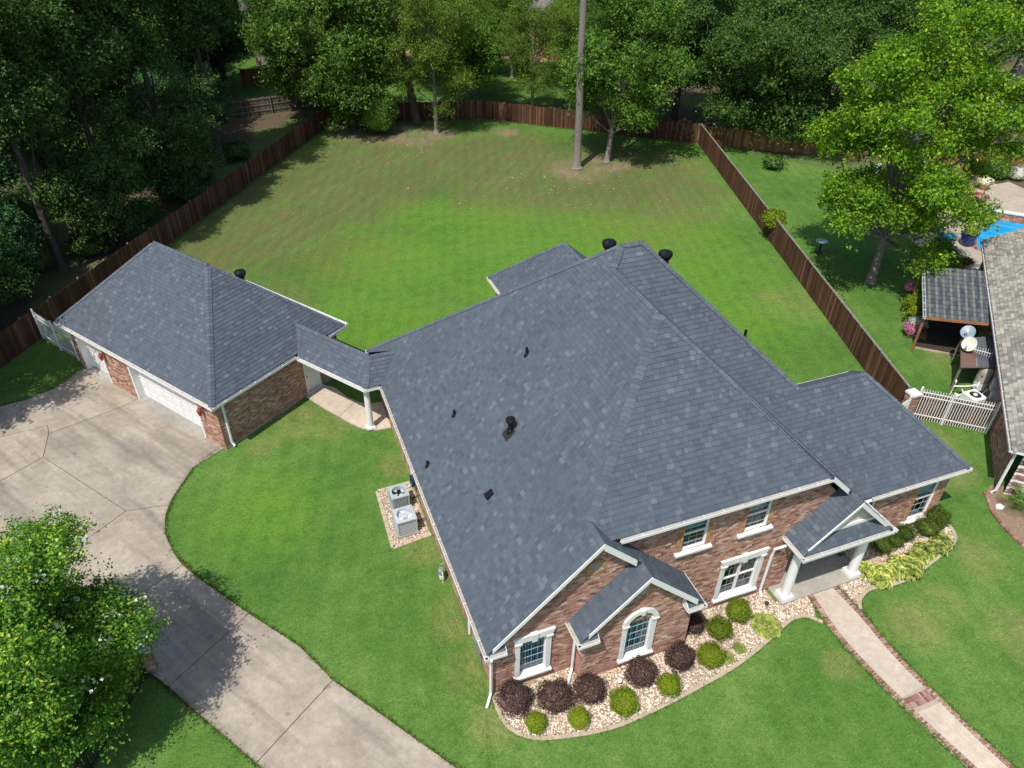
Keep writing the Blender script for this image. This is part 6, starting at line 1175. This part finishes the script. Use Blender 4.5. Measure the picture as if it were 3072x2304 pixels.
for i in range(26):
    a_ = i*2.4; el = rg.uniform(.15, 1.2); f = MB(); d = Vector((math.cos(a_), math.sin(a_), 0)); sd = Vector((-d.y, d.x, 0))
    pts_ = [Vector((26.55, .78, .5))+d*(1.0*q_*math.cos(el))+Vector((0, 0, 1.0*(math.sin(el)*q_-.5*q_*q_))) for q_ in (0, .2, .4, .6, .8, 1)]
    for a2, b2 in zip(pts_, pts_[1:]):
        for s2 in (-1, 1):
            for q_ in (0, .5): p_ = a2.lerp(b2, q_); f.add([p_, p_+d*.05, p_+d*.16+sd*s2*.2+Vector((0, 0, .05))], [(0, 1, 2)])
    f.build('frond', MT['leaf_gum'], t)
t = thing('garden_stone', 'pale flat rock in the neighbour sago bed', 'rock', (25.75, 1.1, 0)); st = np_mesh('rock', (unit(np.random.RandomState(3), 60)*np.array([.35, .25, .15])), np.array([[0, 1, 2]]), MT['limestone']); bmx = bmesh.new(); bmx.from_mesh(st); bmesh.ops.delete(bmx, geom=bmx.faces[:], context='FACES_ONLY'); bmesh.ops.convex_hull(bmx, input=bmx.verts[:]); bmx.to_mesh(st); bmx.free(); link(bpy.data.objects.new('rock', st), t, Matrix.Translation((25.75, 1.1, .06)) @ Matrix.Scale(.7, 4))

# ---------------------------------------------------------------- background houses, patio things, play slide
def far_house(label, x, y, w, d, h, rz, wall, roofm, rh=2.6):
    t = thing('distant_house', label, 'house', (x, y, 0), rz); mw = Matrix.Translation((x, y, 0)) @ Matrix.Rotation(rz, 4, 'Z'); o_ = MB().box(-w/2, w/2, -d/2, d/2, 0, h).build('wall', wall, t, mw=mw)
    ov = .5; rr = MB(); rr.add([(-w/2-ov, -d/2-ov, h), (w/2+ov, -d/2-ov, h), (w/2+ov, d/2+ov, h), (-w/2-ov, d/2+ov, h), (-w/2+d/2, 0, h+rh), (w/2-d/2, 0, h+rh)], [(0, 1, 5, 4), (2, 3, 4, 5), (3, 0, 4), (1, 2, 5), (3, 2, 1, 0)]); rr.build('roof', roofm, t, mw=mw)
    for i in range(max(2, int(w/3.2))):
        u = -w/2+1.4+i*3.2
        if u+1.4 > w/2: break
        f = MB().box(u, u+1.3, -d/2-.06, -d/2, .8, 2.2).build('window', MT['white'], t, mw=mw); MB().box(u+.1, u+1.2, -d/2-.07, -d/2-.061, .9, 2.1).build('pane', MT['dark'], f, mw=mw)
    f = MB().box(w/2-1.3, w/2-.4, -d/2-.05, -d/2, 0, 2.1).build('door', MT['white'], t, mw=mw)
    return t
beige = plain('beige_siding', (.52, .42, .32), .8); pale = plain('pale_siding', (.62, .56, .50), .8); gr_ = plain('grey_shingles', (.16, .155, .15), .9, .2, 3)
far_house('beige house behind the trees at top centre', 50, 100, 18, 9, 2.9, R(-17), beige, gr_); far_house('pale house glimpsed at top left of centre', 14, 122, 16, 9, 2.9, R(-15), pale, gr_); far_house('tan house roof hidden behind top right trees', 84, 92, 18, 10, 2.9, R(-20), beige, gr_)
t = thing('patio_umbrella', 'bright blue patio umbrella beyond the feathery tree', 'parasol', (30.2, 100.8, 0)); MB().tube([(30.2, 100.8, 0), (30.2, 100.8, 2.7)], .05, 8).build('pole', MT['white'], t); MB().lathe((30.2, 100.8, 0), [(2.0, 2.1), (1.4, 2.5), (.6, 2.8), (.03, 2.95)], 8).build('canopy', MT['skyblue'], t)
for x, y, lb in ((34, 98.5, 'left'), (36.2, 97, 'right')):
    t = thing('patio_chair', 'white patio chair on red soil beyond trees, %s one' % lb, 'chair', (x, y, 0)); MB().box(x-.35, x+.35, y-.35, y+.35, .4, .5).build('seat', MT['white'], t); MB().box(x-.35, x+.35, y+.3, y+.4, .5, 1.2).build('backrest', MT['white'], t)
    for sx in (-.3, .25):
        for sy in (-.3, .28): MB().box(x+sx, x+sx+.06, y+sy, y+sy+.06, 0, .4).build('leg', MT['white'], t)
t = thing('play_slide', 'teal play slide glimpsed in the left woods', 'slide', (-17.6, 89.4, 0)); sp = [(-18.6, 89.0, .25), (-17.9, 89.4, .6), (-17.2, 90, 1.5), (-16.6, 90.5, 2.2)]; sl = MB()
for a_, b_ in zip(sp, sp[1:]):
    A, B_ = Vector(a_), Vector(b_); s2 = Vector((.5, -.7, 0)).normalized()*.35; sl.hexa([A-s2-Vector((0, 0, .06)), A+s2-Vector((0, 0, .06)), B_+s2-Vector((0, 0, .06)), B_-s2-Vector((0, 0, .06)), A-s2, A+s2, B_+s2, B_-s2])
    for k in (-1, 1): sl.tube([A+s2*k+Vector((0, 0, .12)), B_+s2*k+Vector((0, 0, .12))], .06, 6)
sl.build('chute', MT['teal'], t); MB().box(-16.7, -15.6, 90.1, 91.2, 2.1, 2.2).build('platform', MT['greywood'], t)
for x in (-16.65, -15.7):
    for y in (90.15, 91.1): MB().box(x, x+.1, y, y+.1, 0, 3.2).build('post', MT['greywood'], t)
MB().add([(-16.9, 89.9, 3.1), (-15.4, 89.9, 3.1), (-15.4, 91.4, 3.1), (-16.9, 91.4, 3.1), (-16.15, 89.9, 3.9), (-16.15, 91.4, 3.9)], [(0, 4, 5, 3), (1, 2, 5, 4), (0, 1, 4), (2, 3, 5)]).build('roof', MT['white'], t)
